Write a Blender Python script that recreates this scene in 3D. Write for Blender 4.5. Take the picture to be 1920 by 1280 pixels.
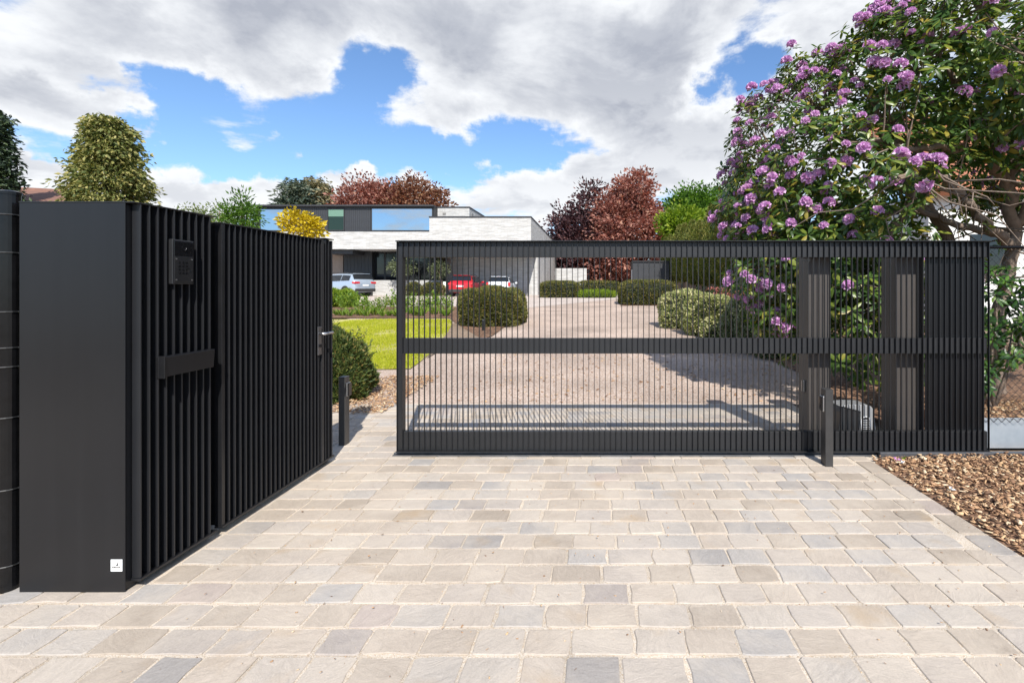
import bpy, bmesh, math, random
import numpy as np
from mathutils import Vector, Matrix, Quaternion

random.seed(7)
RNG = np.random.default_rng(11)
scene = bpy.context.scene
for o in list(bpy.data.objects):
    bpy.data.objects.remove(o)
C = scene.collection

# ------------------------------------------------------------------ camera
# level camera, 1.44 m above the paving, looking along +Y (square on to the gate)
F, CX, CY, H = 915.0, 1120.0, 537.0, 1.44      # focal length and principal point in photo pixels
cam_d = bpy.data.cameras.new('camera')
cam = bpy.data.objects.new('camera', cam_d)
C.objects.link(cam)
cam.location = (0, 0, H)
cam.rotation_euler = (math.radians(90), 0, 0)
cam_d.sensor_width = 36.0
cam_d.lens = F / 1920 * 36.0
cam_d.shift_x = -(CX - 960) / 1920
cam_d.shift_y = -(640 - CY) / 1920
cam_d.clip_start = 0.05
cam_d.clip_end = 3000
scene.camera = cam
scene.render.resolution_x = 1024
scene.render.resolution_y = 682
scene.cycles.max_bounces = 5
scene.cycles.diffuse_bounces = 2
scene.cycles.glossy_bounces = 3
scene.cycles.transmission_bounces = 3

# ------------------------------------------------------------------ sun, sky, exposure
SUN_DIR = Vector((0.26, -0.965, 1.0)).normalized()     # towards the sun: behind the camera, a little right
sun_d = bpy.data.lights.new('sun', 'SUN')
sun_d.energy = 4.2
sun_d.angle = math.radians(0.53)
sun_d.color = (1.0, 0.955, 0.88)
sun = bpy.data.objects.new('sun', sun_d)
C.objects.link(sun)
sun.rotation_euler = SUN_DIR.to_track_quat('Z', 'Y').to_euler()
sun.location = (6, -20, 20)
scene.view_settings.view_transform = 'Standard'
scene.view_settings.look = 'None'
scene.view_settings.gamma = 1.0
scene.view_settings.exposure = 0.64
scene.view_settings.use_curve_mapping = False

world = bpy.data.worlds.new('World')
scene.world = world
world.use_nodes = True


def pdir(px, py):
    return Vector(((px - CX) / F, 1.0, (CY - py) / F)).normalized()


def build_world():
    nt = world.node_tree
    nt.nodes.clear()
    # --- cloud density as a node group: direction -> density
    g = bpy.data.node_groups.new('cloud_density', 'ShaderNodeTree')
    g.interface.new_socket('Vector', in_out='INPUT', socket_type='NodeSocketVector')
    g.interface.new_socket('Density', in_out='OUTPUT', socket_type='NodeSocketFloat')
    g.interface.new_socket('Noise', in_out='OUTPUT', socket_type='NodeSocketFloat')
    N, L = g.nodes, g.links
    gi, go = N.new('NodeGroupInput'), N.new('NodeGroupOutput')

    def math_(op, a, b=None, clamp=False):
        n = N.new('ShaderNodeMath'); n.operation = op; n.use_clamp = clamp
        for i, s in enumerate((a, b)):
            if s is None: continue
            if isinstance(s, (int, float)): n.inputs[i].default_value = s
            else: L.new(s, n.inputs[i])
        return n.outputs[0]
    nrm = N.new('ShaderNodeVectorMath'); nrm.operation = 'NORMALIZE'
    L.new(gi.outputs[0], nrm.inputs[0])
    d = nrm.outputs[0]
    sep = N.new('ShaderNodeSeparateXYZ'); L.new(d, sep.inputs[0])
    zc = math_('MAXIMUM', sep.outputs[2], 0.0)
    den = math_('ADD', zc, 0.30)
    sc = math_('DIVIDE', 1.0, den)
    vs = N.new('ShaderNodeVectorMath'); vs.operation = 'SCALE'
    L.new(d, vs.inputs[0]); L.new(sc, vs.inputs['Scale'])
    flat = N.new('ShaderNodeVectorMath'); flat.operation = 'MULTIPLY'
    L.new(vs.outputs[0], flat.inputs[0]); flat.inputs[1].default_value = (1, 1, 2.2)

    def noise(scale, detail, rough, dist, off):
        ad = N.new('ShaderNodeVectorMath'); ad.operation = 'ADD'
        L.new(flat.outputs[0], ad.inputs[0]); ad.inputs[1].default_value = off
        n = N.new('ShaderNodeTexNoise'); n.noise_dimensions = '3D'
        n.inputs['Scale'].default_value = scale; n.inputs['Detail'].default_value = detail
        n.inputs['Roughness'].default_value = rough; n.inputs['Distortion'].default_value = dist
        L.new(ad.outputs[0], n.inputs['Vector'])
        return n.outputs[0]
    n1 = noise(3.0, 9, 0.60, 0.25, (3.1, 1.7, 0.4))
    n2 = noise(1.1, 3, 0.5, 0.0, (7.7, 4.2, 1.3))
    acc = math_('ADD', math_('MULTIPLY', math_('SUBTRACT', n1, 0.5), 4.0),
                math_('MULTIPLY', math_('SUBTRACT', n2, 0.43), 1.1))
    L.new(acc, go.inputs[1])
    # broad cloud banks and openings of the sky: direction, angular size, weight
    blobs = [
        (620, 10, 860, 150, 0.85), (60, 60, 420, 90, 0.25),
        (110, 195, 280, 80, 1.9), (800, 232, 120, 52, 1.2), (520, 175, 200, 50, 0.35),
        (1160, 170, 320, 200, 0.75), (1500, 90, 350, 130, 0.55),
        (400, 362, 280, 50, 1.7), (60, 352, 130, 38, 1.3), (1010, 362, 190, 55, 1.5),
        (1270, 290, 190, 85, 0.9), (690, 335, 150, 32, 0.8), (640, 300, 110, 26, 1.2), (1600, 330, 300, 90, 0.3),
        (640, 262, 350, 80, -1.3), (690, 125, 62, 70, -1.0), (1368, 140, 85, 70, -1.5),
        (350, 205, 60, 80, -1.0), (1000, 275, 130, 50, -0.9), (130, 290, 280, 45, -1.1),
        (20, 122, 120, 16, -0.5), (360, 150, 110, 30, -0.35), (900, 330, 90, 40, -0.45), (300, 270, 200, 40, -0.5),
    ]
    wn = N.new('ShaderNodeTexNoise'); wn.inputs['Scale'].default_value = 7.0; wn.inputs['Detail'].default_value = 6
    wn.inputs['Roughness'].default_value = 0.6
    L.new(d, wn.inputs['Vector'])
    w1 = N.new('ShaderNodeVectorMath'); w1.operation = 'SUBTRACT'; L.new(wn.outputs['Color'], w1.inputs[0]); w1.inputs[1].default_value = (0.5, 0.5, 0.5)
    w2 = N.new('ShaderNodeVectorMath'); w2.operation = 'MULTIPLY'; L.new(w1.outputs[0], w2.inputs[0]); w2.inputs[1].default_value = (0.30, 0.0, 0.16)
    dw = N.new('ShaderNodeVectorMath'); L.new(d, dw.inputs[0]); L.new(w2.outputs[0], dw.inputs[1])
    for px, py, rx, ry, w in blobs:
        c = pdir(px, py)
        sb = N.new('ShaderNodeVectorMath'); sb.operation = 'SUBTRACT'
        L.new(dw.outputs[0], sb.inputs[0]); sb.inputs[1].default_value = c
        ml = N.new('ShaderNodeVectorMath'); ml.operation = 'MULTIPLY'
        L.new(sb.outputs[0], ml.inputs[0])
        k = c.y
        ml.inputs[1].default_value = (F / rx / k, 0.8, F / ry / k)
        ln = N.new('ShaderNodeVectorMath'); ln.operation = 'LENGTH'
        L.new(ml.outputs[0], ln.inputs[0])
        mr = N.new('ShaderNodeMapRange'); mr.interpolation_type = 'SMOOTHSTEP'
        L.new(ln.outputs['Value'], mr.inputs[0])
        mr.inputs[1].default_value = 0.0; mr.inputs[2].default_value = 1.45
        mr.inputs[3].default_value = w; mr.inputs[4].default_value = 0.0
        acc = math_('ADD', acc, mr.outputs[0])
    L.new(acc, go.inputs[0])

    N, L = nt.nodes, nt.links
    tc = N.new('ShaderNodeTexCoord')

    def dens(off):
        ad = N.new('ShaderNodeVectorMath'); ad.operation = 'ADD'
        L.new(tc.outputs['Generated'], ad.inputs[0]); ad.inputs[1].default_value = off
        gn = N.new('ShaderNodeGroup'); gn.node_tree = g
        L.new(ad.outputs[0], gn.inputs[0])
        return gn.outputs[0], gn.outputs[1]

    def m(op, a, b=None, clamp=False):
        n = N.new('ShaderNodeMath'); n.operation = op; n.use_clamp = clamp
        for i, s in enumerate((a, b)):
            if s is None: continue
            if isinstance(s, (int, float)): n.inputs[i].default_value = s
            else: L.new(s, n.inputs[i])
        return n.outputs[0]

    def ms(v, a, b, lo=0.0, hi=1.0):
        n = N.new('ShaderNodeMapRange'); n.interpolation_type = 'SMOOTHSTEP'
        L.new(v, n.inputs[0])
        n.inputs[1].default_value = a; n.inputs[2].default_value = b
        n.inputs[3].default_value = lo; n.inputs[4].default_value = hi
        return n.outputs[0]
    d0, e0 = dens((0, 0, 0))
    _, e1 = dens((0.010, 0, 0.030))
    cover = ms(d0, -0.08, 0.62)
    grad = m('SUBTRACT', e1, e0)                 # more cloud above -> underside
    under = ms(grad, -0.30, 0.75)
    thick = ms(d0, 0.45, 1.6)
    sep = N.new('ShaderNodeSeparateXYZ'); L.new(tc.outputs['Generated'], sep.inputs[0])
    el = ms(sep.outputs[2], 0.10, 0.42)
    grey = m('ADD', m('MULTIPLY', under, 0.45), m('MULTIPLY', m('MULTIPLY', thick, el), 0.85), True)
    ccol = N.new('ShaderNodeMix'); ccol.data_type = 'RGBA'
    L.new(grey, ccol.inputs[0])
    ccol.inputs[6].default_value = (6.5, 6.65, 6.85, 1)
    ccol.inputs[7].default_value = (3.0, 3.2, 3.7, 1)
    sky = N.new('ShaderNodeTexSky')
    sky.sky_type = 'NISHITA'; sky.sun_disc = False
    sky.sun_elevation = math.asin(SUN_DIR.z)
    sky.sun_rotation = math.atan2(SUN_DIR.x, SUN_DIR.y)
    sky.altitude = 900; sky.air_density = 1.15; sky.dust_density = 0.2; sky.ozone_density = 1.6
    mix = N.new('ShaderNodeMix'); mix.data_type = 'RGBA'
    L.new(cover, mix.inputs[0])
    tint = N.new('ShaderNodeMix'); tint.data_type = 'RGBA'; tint.blend_type = 'MULTIPLY'; tint.inputs[0].default_value = 1.0
    L.new(sky.outputs[0], tint.inputs[6]); tint.inputs[7].default_value = (0.84, 1.02, 1.22, 1)
    L.new(tint.outputs[2], mix.inputs[6]); L.new(ccol.outputs[2], mix.inputs[7])
    bg = N.new('ShaderNodeBackground'); bg.inputs['Strength'].default_value = 0.10
    out = N.new('ShaderNodeOutputWorld')
    L.new(mix.outputs[2], bg.inputs['Color']); L.new(bg.outputs[0], out.inputs[0])


build_world()

# ------------------------------------------------------------------ ground shape and pixel helpers
Y0, Y1, ZH = 6.2, 36.0, 0.735
SL = ZH / (Y1 - Y0)


def gz(y):
    if y < Y0: return 0.0
    return min(ZH, SL * (y - Y0))


def G(px, py):
    """photo pixel of a ground point -> point on the terrain"""
    dy = py - CY
    y = H * F / dy
    if y > Y0:
        y = (H + SL * Y0) / (dy / F + SL)
        if y > Y1: y = (H - ZH) * F / dy
    return Vector(((px - CX) * y / F, y, gz(y)))


def W(px, py, y):
    return Vector(((px - CX) * y / F, y, H - (py - CY) * y / F))


# ------------------------------------------------------------------ materials
def _nodes(name):
    m = bpy.data.materials.new(name)
    m.use_nodes = True
    nt = m.node_tree
    nt.nodes.clear()
    out = nt.nodes.new('ShaderNodeOutputMaterial')
    return m, nt, out


def pbr(name, col, rough=0.5, metal=0.0, var=None, bump=None, spec=0.5, coat=0.0, ranges=None):
    """col linear RGB; var=(col2, scale, detail); bump=(scale, strength, dist)"""
    m, nt, out = _nodes(name)
    N, L = nt.nodes, nt.links
    b = N.new('ShaderNodeBsdfPrincipled')
    b.inputs['Base Color'].default_value = (*col, 1)
    b.inputs['Roughness'].default_value = rough
    b.inputs['Metallic'].default_value = metal
    b.inputs['Specular IOR Level'].default_value = spec
    b.inputs['Coat Weight'].default_value = coat
    L.new(b.outputs[0], out.inputs[0])
    tc = N.new('ShaderNodeTexCoord')
    if var:
        n = N.new('ShaderNodeTexNoise'); n.inputs['Scale'].default_value = var[1]
        n.inputs['Detail'].default_value = var[2]; n.inputs['Roughness'].default_value = 0.6
        L.new(tc.outputs['Object'], n.inputs['Vector'])
        r = N.new('ShaderNodeMapRange'); L.new(n.outputs[0], r.inputs[0])
        r.inputs[1].default_value = 0.3; r.inputs[2].default_value = 0.7
        mx = N.new('ShaderNodeMix'); mx.data_type = 'RGBA'
        L.new(r.outputs[0], mx.inputs[0])
        mx.inputs[6].default_value = (*col, 1); mx.inputs[7].default_value = (*var[0], 1)
        L.new(mx.outputs[2], b.inputs['Base Color'])
    if bump:
        n = N.new('ShaderNodeTexNoise'); n.inputs['Scale'].default_value = bump[0]
        n.inputs['Detail'].default_value = 6
        L.new(tc.outputs['Object'], n.inputs['Vector'])
        bp = N.new('ShaderNodeBump'); bp.inputs['Strength'].default_value = bump[1]
        bp.inputs['Distance'].default_value = bump[2]
        L.new(n.outputs[0], bp.inputs['Height']); L.new(bp.outputs[0], b.inputs['Normal'])
    return m


def foliage(name, stops, trans=0.3, rough=0.5, tcol=None, obj_random=False):
    """leaf material; stops = [(pos, linear rgb)] spread over single leaves"""
    m, nt, out = _nodes(name)
    N, L = nt.nodes, nt.links
    geo = N.new('ShaderNodeNewGeometry')
    rnd = geo.outputs['Random Per Island']
    if obj_random:
        oi = N.new('ShaderNodeObjectInfo')
        ad = N.new('ShaderNodeMath'); ad.operation = 'ADD'
        L.new(rnd, ad.inputs[0]); L.new(oi.outputs['Random'], ad.inputs[1])
        fr = N.new('ShaderNodeMath'); fr.operation = 'FRACT'
        L.new(ad.outputs[0], fr.inputs[0]); rnd = fr.outputs[0]
    ramp = N.new('ShaderNodeValToRGB')
    while len(ramp.color_ramp.elements) < len(stops): ramp.color_ramp.elements.new(0.5)
    for e, (p, c) in zip(ramp.color_ramp.elements, stops):
        e.position = p; e.color = (*c, 1)
    L.new(rnd, ramp.inputs[0])
    b = N.new('ShaderNodeBsdfPrincipled'); b.inputs['Roughness'].default_value = rough
    b.inputs['Specular IOR Level'].default_value = 0.35
    L.new(ramp.outputs[0], b.inputs['Base Color'])
    t = N.new('ShaderNodeBsdfTranslucent')
    mx = N.new('ShaderNodeMix'); mx.data_type = 'RGBA'; mx.blend_type = 'MULTIPLY'
    mx.inputs[0].default_value = 1.0
    L.new(ramp.outputs[0], mx.inputs[6]); mx.inputs[7].default_value = (*(tcol or (1.5, 1.6, 0.7)), 1)
    L.new(mx.outputs[2], t.inputs['Color'])
    ms = N.new('ShaderNodeMixShader'); ms.inputs[0].default_value = trans
    L.new(b.outputs[0], ms.inputs[1]); L.new(t.outputs[0], ms.inputs[2])
    L.new(ms.outputs[0], out.inputs[0])
    return m


def mat_coat():
    """black textured powder coat with faint vertical brushing and dust"""
    m, nt, out = _nodes('black_powder_coat')
    N, L = nt.nodes, nt.links
    tc = N.new('ShaderNodeTexCoord')
    b = N.new('ShaderNodeBsdfPrincipled')
    b.inputs['Roughness'].default_value = 0.5
    b.inputs['Specular IOR Level'].default_value = 0.45
    mp = N.new('ShaderNodeMapping'); mp.inputs['Scale'].default_value = (30, 30, 0.8)
    L.new(tc.outputs['Object'], mp.inputs[0])
    n = N.new('ShaderNodeTexNoise'); n.inputs['Scale'].default_value = 1.0; n.inputs['Detail'].default_value = 5
    L.new(mp.outputs[0], n.inputs['Vector'])
    n2 = N.new('ShaderNodeTexNoise'); n2.inputs['Scale'].default_value = 1.3; n2.inputs['Detail'].default_value = 4
    L.new(tc.outputs['Object'], n2.inputs['Vector'])
    ad = N.new('ShaderNodeMath'); ad.operation = 'ADD'
    L.new(n.outputs[0], ad.inputs[0]); L.new(n2.outputs[0], ad.inputs[1])
    r = N.new('ShaderNodeMapRange'); L.new(ad.outputs[0], r.inputs[0])
    r.inputs[1].default_value = 0.7; r.inputs[2].default_value = 1.3
    mx = N.new('ShaderNodeMix'); mx.data_type = 'RGBA'
    L.new(r.outputs[0], mx.inputs[0])
    mx.inputs[6].default_value = (0.0052, 0.0056, 0.0072, 1); mx.inputs[7].default_value = (0.0078, 0.0082, 0.0100, 1)
    L.new(mx.outputs[2], b.inputs['Base Color'])
    r2 = N.new('ShaderNodeMapRange'); L.new(n2.outputs[0], r2.inputs[0])
    r2.inputs[3].default_value = 0.30; r2.inputs[4].default_value = 0.46
    L.new(r2.outputs[0], b.inputs['Roughness'])
    n3 = N.new('ShaderNodeTexNoise'); n3.inputs['Scale'].default_value = 900
    L.new(tc.outputs['Object'], n3.inputs['Vector'])
    bp = N.new('ShaderNodeBump'); bp.inputs['Strength'].default_value = 0.12; bp.inputs['Distance'].default_value = 0.0004
    L.new(n3.outputs[0], bp.inputs['Height']); L.new(bp.outputs[0], b.inputs['Normal'])
    L.new(b.outputs[0], out.inputs[0])
    return m


def mat_sandstone():
    m, nt, out = _nodes('riven_sandstone')
    N, L = nt.nodes, nt.links
    tc = N.new('ShaderNodeTexCoord'); geo = N.new('ShaderNodeNewGeometry'); oi = N.new('ShaderNodeObjectInfo')
    pos = geo.outputs['Position']

    def mth(op, a, b=None, clamp=False):
        n = N.new('ShaderNodeMath'); n.operation = op; n.use_clamp = clamp
        for i, s in enumerate((a, b)):
            if s is None: continue
            if isinstance(s, (int, float)): n.inputs[i].default_value = s
            else: L.new(s, n.inputs[i])
        return n.outputs[0]
    rnd = mth('FRACT', mth('ADD', oi.outputs['Random'], geo.outputs['Random Per Island']))
    ramp = N.new('ShaderNodeValToRGB')
    stops = [(0.0, (0.335, 0.28, 0.225)), (0.16, (0.395, 0.335, 0.275)), (0.38, (0.44, 0.375, 0.31)),
             (0.55, (0.405, 0.358, 0.315)), (0.72, (0.465, 0.405, 0.34)), (0.86, (0.352, 0.33, 0.31)), (0.95, (0.305, 0.278, 0.255)),
             (1.0, (0.41, 0.34, 0.295))]
    while len(ramp.color_ramp.elements) < len(stops): ramp.color_ramp.elements.new(0.5)
    for e, (p, c) in zip(ramp.color_ramp.elements, stops):
        e.position = p; e.color = (*c, 1)
    L.new(rnd, ramp.inputs[0])
    # each stone shifts the pattern so neighbours differ
    vs = N.new('ShaderNodeCombineXYZ'); L.new(mth('MULTIPLY', rnd, 37.0), vs.inputs[0]); L.new(mth('MULTIPLY', rnd, 91.0), vs.inputs[2])
    ad = N.new('ShaderNodeVectorMath'); L.new(pos, ad.inputs[0]); L.new(vs.outputs[0], ad.inputs[1])
    rot = N.new('ShaderNodeVectorRotate'); rot.rotation_type = 'Z_AXIS'
    L.new(pos, rot.inputs['Vector']); L.new(mth('MULTIPLY', rnd, 40.0), rot.inputs['Angle'])
    ad2 = N.new('ShaderNodeVectorMath'); L.new(rot.outputs[0], ad2.inputs[0]); L.new(vs.outputs[0], ad2.inputs[1])
    # bedding veins
    mp = N.new('ShaderNodeMapping'); mp.inputs['Scale'].default_value = (9.0, 21.0, 9.0)
    L.new(ad2.outputs[0], mp.inputs[0])
    nv = N.new('ShaderNodeTexNoise'); nv.inputs['Scale'].default_value = 1.0; nv.inputs['Detail'].default_value = 9
    nv.inputs['Distortion'].default_value = 2.0; nv.inputs['Roughness'].default_value = 0.72
    L.new(mp.outputs[0], nv.inputs['Vector'])
    ng = N.new('ShaderNodeTexNoise'); ng.inputs['Scale'].default_value = 140; ng.inputs['Detail'].default_value = 4
    L.new(pos, ng.inputs['Vector'])
    nb = N.new('ShaderNodeTexNoise'); nb.inputs['Scale'].default_value = 1.1; nb.inputs['Detail'].default_value = 4
    L.new(pos, nb.inputs['Vector'])
    val = mth('ADD', mth('MULTIPLY', nv.outputs[0], 0.45), mth('ADD', mth('MULTIPLY', ng.outputs[0], 0.34), mth('MULTIPLY', nb.outputs[0], 0.30)))
    r = N.new('ShaderNodeMapRange'); L.new(val, r.inputs[0])
    r.inputs[1].default_value = 0.34; r.inputs[2].default_value = 0.76; r.inputs[3].default_value = 0.74; r.inputs[4].default_value = 1.28
    hs = N.new('ShaderNodeHueSaturation'); L.new(ramp.outputs[0], hs.inputs['Color']); L.new(r.outputs[0], hs.inputs['Value'])
    # sand swept over parts of the stones
    ns = N.new('ShaderNodeTexNoise'); ns.inputs['Scale'].default_value = 2.3; ns.inputs['Detail'].default_value = 8
    ns.inputs['Roughness'].default_value = 0.65
    L.new(pos, ns.inputs['Vector'])
    rs = N.new('ShaderNodeMapRange'); L.new(ns.outputs[0], rs.inputs[0])
    rs.inputs[1].default_value = 0.44; rs.inputs[2].default_value = 0.74; rs.inputs[4].default_value = 0.75
    mx = N.new('ShaderNodeMix'); mx.data_type = 'RGBA'; L.new(rs.outputs[0], mx.inputs[0])
    L.new(hs.outputs[0], mx.inputs[6]); mx.inputs[7].default_value = (0.53, 0.46, 0.38, 1)
    # rust stains in places
    nr = N.new('ShaderNodeTexNoise'); nr.inputs['Scale'].default_value = 3.1; nr.inputs['Detail'].default_value = 6
    L.new(ad.outputs[0], nr.inputs['Vector'])
    rr = N.new('ShaderNodeMapRange'); L.new(nr.outputs[0], rr.inputs[0])
    rr.inputs[1].default_value = 0.60; rr.inputs[2].default_value = 0.78; rr.inputs[4].default_value = 0.5
    mx2 = N.new('ShaderNodeMix'); mx2.data_type = 'RGBA'; L.new(rr.outputs[0], mx2.inputs[0])
    L.new(mx.outputs[2], mx2.inputs[6]); mx2.inputs[7].default_value = (0.40, 0.27, 0.14, 1)
    b = N.new('ShaderNodeBsdfPrincipled'); b.inputs['Roughness'].default_value = 0.78
    b.inputs['Specular IOR Level'].default_value = 0.25
    L.new(mx2.outputs[2], b.inputs['Base Color'])
    bp = N.new('ShaderNodeBump'); bp.inputs['Strength'].default_value = 0.6; bp.inputs['Distance'].default_value = 0.006
    hsum = mth('ADD', nv.outputs[0], mth('MULTIPLY', ng.outputs[0], 0.12))
    L.new(hsum, bp.inputs['Height']); L.new(bp.outputs[0], b.inputs['Normal'])
    L.new(b.outputs[0], out.inputs[0])
    return m


def mat_grain(name, cols, scale, bumpd, big=0.8, rough=0.9, big_amt=0.35):
    """loose grains: voronoi cells in several colours, broad tone drift"""
    m, nt, out = _nodes(name)
    N, L = nt.nodes, nt.links
    geo = N.new('ShaderNodeNewGeometry'); pos = geo.outputs['Position']
    v = N.new('ShaderNodeTexVoronoi'); v.inputs['Scale'].default_value = scale
    L.new(pos, v.inputs['Vector'])
    wn = N.new('ShaderNodeSeparateColor'); L.new(v.outputs['Color'], wn.inputs[0])
    ramp = N.new('ShaderNodeValToRGB')
    while len(ramp.color_ramp.elements) < len(cols): ramp.color_ramp.elements.new(0.5)
    for i, (e, c) in enumerate(zip(ramp.color_ramp.elements, cols)):
        e.position = i / (len(cols) - 1); e.color = (*c, 1)
    L.new(wn.outputs[0], ramp.inputs[0])
    n = N.new('ShaderNodeTexNoise'); n.inputs['Scale'].default_value = big; n.inputs['Detail'].default_value = 7
    L.new(pos, n.inputs['Vector'])
    r = N.new('ShaderNodeMapRange'); L.new(n.outputs[0], r.inputs[0])
    r.inputs[1].default_value = 0.3; r.inputs[2].default_value = 0.7
    r.inputs[3].default_value = 1 - big_amt; r.inputs[4].default_value = 1 + big_amt
    hs = N.new('ShaderNodeHueSaturation'); L.new(ramp.outputs[0], hs.inputs['Color']); L.new(r.outputs[0], hs.inputs['Value'])
    b = N.new('ShaderNodeBsdfPrincipled'); b.inputs['Roughness'].default_value = rough
    b.inputs['Specular IOR Level'].default_value = 0.2
    L.new(hs.outputs[0], b.inputs['Base Color'])
    bp = N.new('ShaderNodeBump'); bp.inputs['Strength'].default_value = 0.8; bp.inputs['Distance'].default_value = bumpd
    bp.invert = True
    L.new(v.outputs['Distance'], bp.inputs['Height']); L.new(bp.outputs[0], b.inputs['Normal'])
    L.new(b.outputs[0], out.inputs[0])
    return m


def mat_brick(name, c1, c2, mortar, sc=1.0):
    m, nt, out = _nodes(name)
    N, L = nt.nodes, nt.links
    tc = N.new('ShaderNodeTexCoord'); geo = N.new('ShaderNodeNewGeometry')
    sp = N.new('ShaderNodeSeparateXYZ'); L.new(geo.outputs['Position'], sp.inputs[0])
    ad = N.new('ShaderNodeMath'); L.new(sp.outputs[0], ad.inputs[0]); L.new(sp.outputs[1], ad.inputs[1])
    cb = N.new('ShaderNodeCombineXYZ'); L.new(ad.outputs[0], cb.inputs[0]); L.new(sp.outputs[2], cb.inputs[1])
    br = N.new('ShaderNodeTexBrick')
    br.inputs['Scale'].default_value = 1.0
    br.inputs['Brick Width'].default_value = 0.48 * sc; br.inputs['Row Height'].default_value = 0.055 * sc
    br.inputs['Mortar Size'].default_value = 0.006; br.inputs['Bias'].default_value = 0.1
    br.inputs['Color1'].default_value = (*c1, 1); br.inputs['Color2'].default_value = (*c2, 1)
    br.inputs['Mortar'].default_value = (*mortar, 1)
    L.new(cb.outputs[0], br.inputs['Vector'])
    mp = N.new('ShaderNodeMapping'); mp.inputs['Scale'].default_value = (0.55, 2.6, 1)
    L.new(cb.outputs[0], mp.inputs[0])
    n = N.new('ShaderNodeTexNoise'); n.inputs['Scale'].default_value = 2.2; n.inputs['Detail'].default_value = 7
    n.inputs['Roughness'].default_value = 0.7
    L.new(mp.outputs[0], n.inputs['Vector'])
    r = N.new('ShaderNodeMapRange'); L.new(n.outputs[0], r.inputs[0])
    r.inputs[1].default_value = 0.3; r.inputs[2].default_value = 0.7; r.inputs[3].default_value = 0.74; r.inputs[4].default_value = 1.15
    hs = N.new('ShaderNodeHueSaturation'); L.new(br.outputs['Color'], hs.inputs['Color']); L.new(r.outputs[0], hs.inputs['Value'])
    b = N.new('ShaderNodeBsdfPrincipled'); b.inputs['Roughness'].default_value = 0.85
    L.new(hs.outputs[0], b.inputs['Base Color'])
    bp = N.new('ShaderNodeBump'); bp.inputs['Strength'].default_value = 0.5; bp.inputs['Distance'].default_value = 0.02
    L.new(br.outputs['Fac'], bp.inputs['Height']); bp.invert = True
    L.new(bp.outputs[0], b.inputs['Normal'])
    L.new(b.outputs[0], out.inputs[0])
    return m


M = {}
M['coat'] = mat_coat()
M['fin'] = pbr('black_fin_coat', (0.0135, 0.0142, 0.0165), 0.42, var=((0.010, 0.0105, 0.0125), 3, 4), bump=(900, 0.1, 0.0004))
M['bollard'] = pbr('grey_black_bollard_coat', (0.034, 0.033, 0.033), 0.42, var=((0.045, 0.043, 0.042), 14, 6), bump=(700, 0.1, 0.0004))
M['coat_satin'] = pbr('black_satin_metal', (0.008, 0.0083, 0.0095), 0.36, var=((0.013, 0.013, 0.0145), 8, 4))
M['pipe'] = pbr('black_pipe_paint', (0.004, 0.004, 0.0045), 0.22, var=((0.008, 0.008, 0.009), 16, 6), spec=0.3)
M['wire'] = pbr('dark_coated_wire', (0.022, 0.023, 0.024), 0.4)
M['frame'] = pbr('anthracite_gate_frame', (0.018, 0.0185, 0.021), 0.45, var=((0.014, 0.0145, 0.016), 5, 3))
M['post_grey'] = pbr('brownish_grey_post', (0.060, 0.052, 0.047), 0.55, var=((0.048, 0.042, 0.039), 3, 4))
M['chrome'] = pbr('brushed_steel', (0.55, 0.55, 0.56), 0.32, 1.0)
M['dull_steel'] = pbr('dull_steel', (0.22, 0.22, 0.23), 0.42, 1.0)
M['glossblack'] = pbr('gloss_black', (0.006, 0.006, 0.007), 0.12)
M['plate_white'] = pbr('white_plate', (0.80, 0.81, 0.81), 0.4)
M['ink'] = pbr('dark_print', (0.03, 0.03, 0.03), 0.6)
M['ink_grey'] = pbr('grey_print', (0.22, 0.21, 0.20), 0.6)
M['stone'] = mat_sandstone()
M['sand'] = mat_grain('jointing_sand', [(0.50, 0.42, 0.33), (0.58, 0.51, 0.43), (0.43, 0.33, 0.225), (0.62, 0.57, 0.50), (0.52, 0.43, 0.33)], 260, 0.003, 3.0, 0.95, 0.22)
M['gravel'] = mat_grain('tan_gravel', [(0.37, 0.265, 0.205), (0.50, 0.40, 0.335), (0.26, 0.175, 0.125), (0.58, 0.49, 0.42), (0.40, 0.30, 0.24)], 62, 0.010, 0.6, 0.9, 0.22)
M['forecourt'] = mat_grain('pale_forecourt', [(0.44, 0.365, 0.315), (0.53, 0.46, 0.41), (0.38, 0.31, 0.265)], 14, 0.004, 0.4, 0.9, 0.10)
M['mulch'] = mat_grain('bark_mulch_bed', [(0.10, 0.055, 0.036), (0.26, 0.15, 0.095), (0.06, 0.035, 0.025), (0.34, 0.21, 0.13)], 34, 0.02, 1.2, 0.95, 0.3)
M['soil'] = mat_grain('dry_soil', [(0.20, 0.145, 0.10), (0.28, 0.21, 0.15), (0.16, 0.11, 0.08)], 25, 0.01, 0.5, 0.95, 0.2)
M['lawn'] = mat_grain('lawn_ground', [(0.36, 0.33, 0.10), (0.44, 0.39, 0.16), (0.28, 0.28, 0.06)], 40, 0.01, 0.5, 0.9, 0.25)
M['galv'] = pbr('galvanised_sheet', (0.40, 0.45, 0.50), 0.45, 0.55, var=((0.52, 0.56, 0.60), 6, 5), bump=(40, 0.1, 0.002))
M['steel'] = pbr('blue_grey_steel', (0.10, 0.11, 0.125), 0.4, 0.6, var=((0.18, 0.18, 0.19), 15, 5))
M['brick'] = mat_brick('white_brick', (0.64, 0.635, 0.62), (0.49, 0.48, 0.46), (0.42, 0.41, 0.39))
M['brick_shaded'] = mat_brick('shaded_white_brick', (0.56, 0.555, 0.545), (0.45, 0.445, 0.435), (0.38, 0.375, 0.37))  # darker copy of the white brick, carport shade put into its colour
M['clad'] = pbr('dark_cladding', (0.040, 0.042, 0.048), 0.5, var=((0.030, 0.032, 0.036), 1.5, 3))
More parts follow.
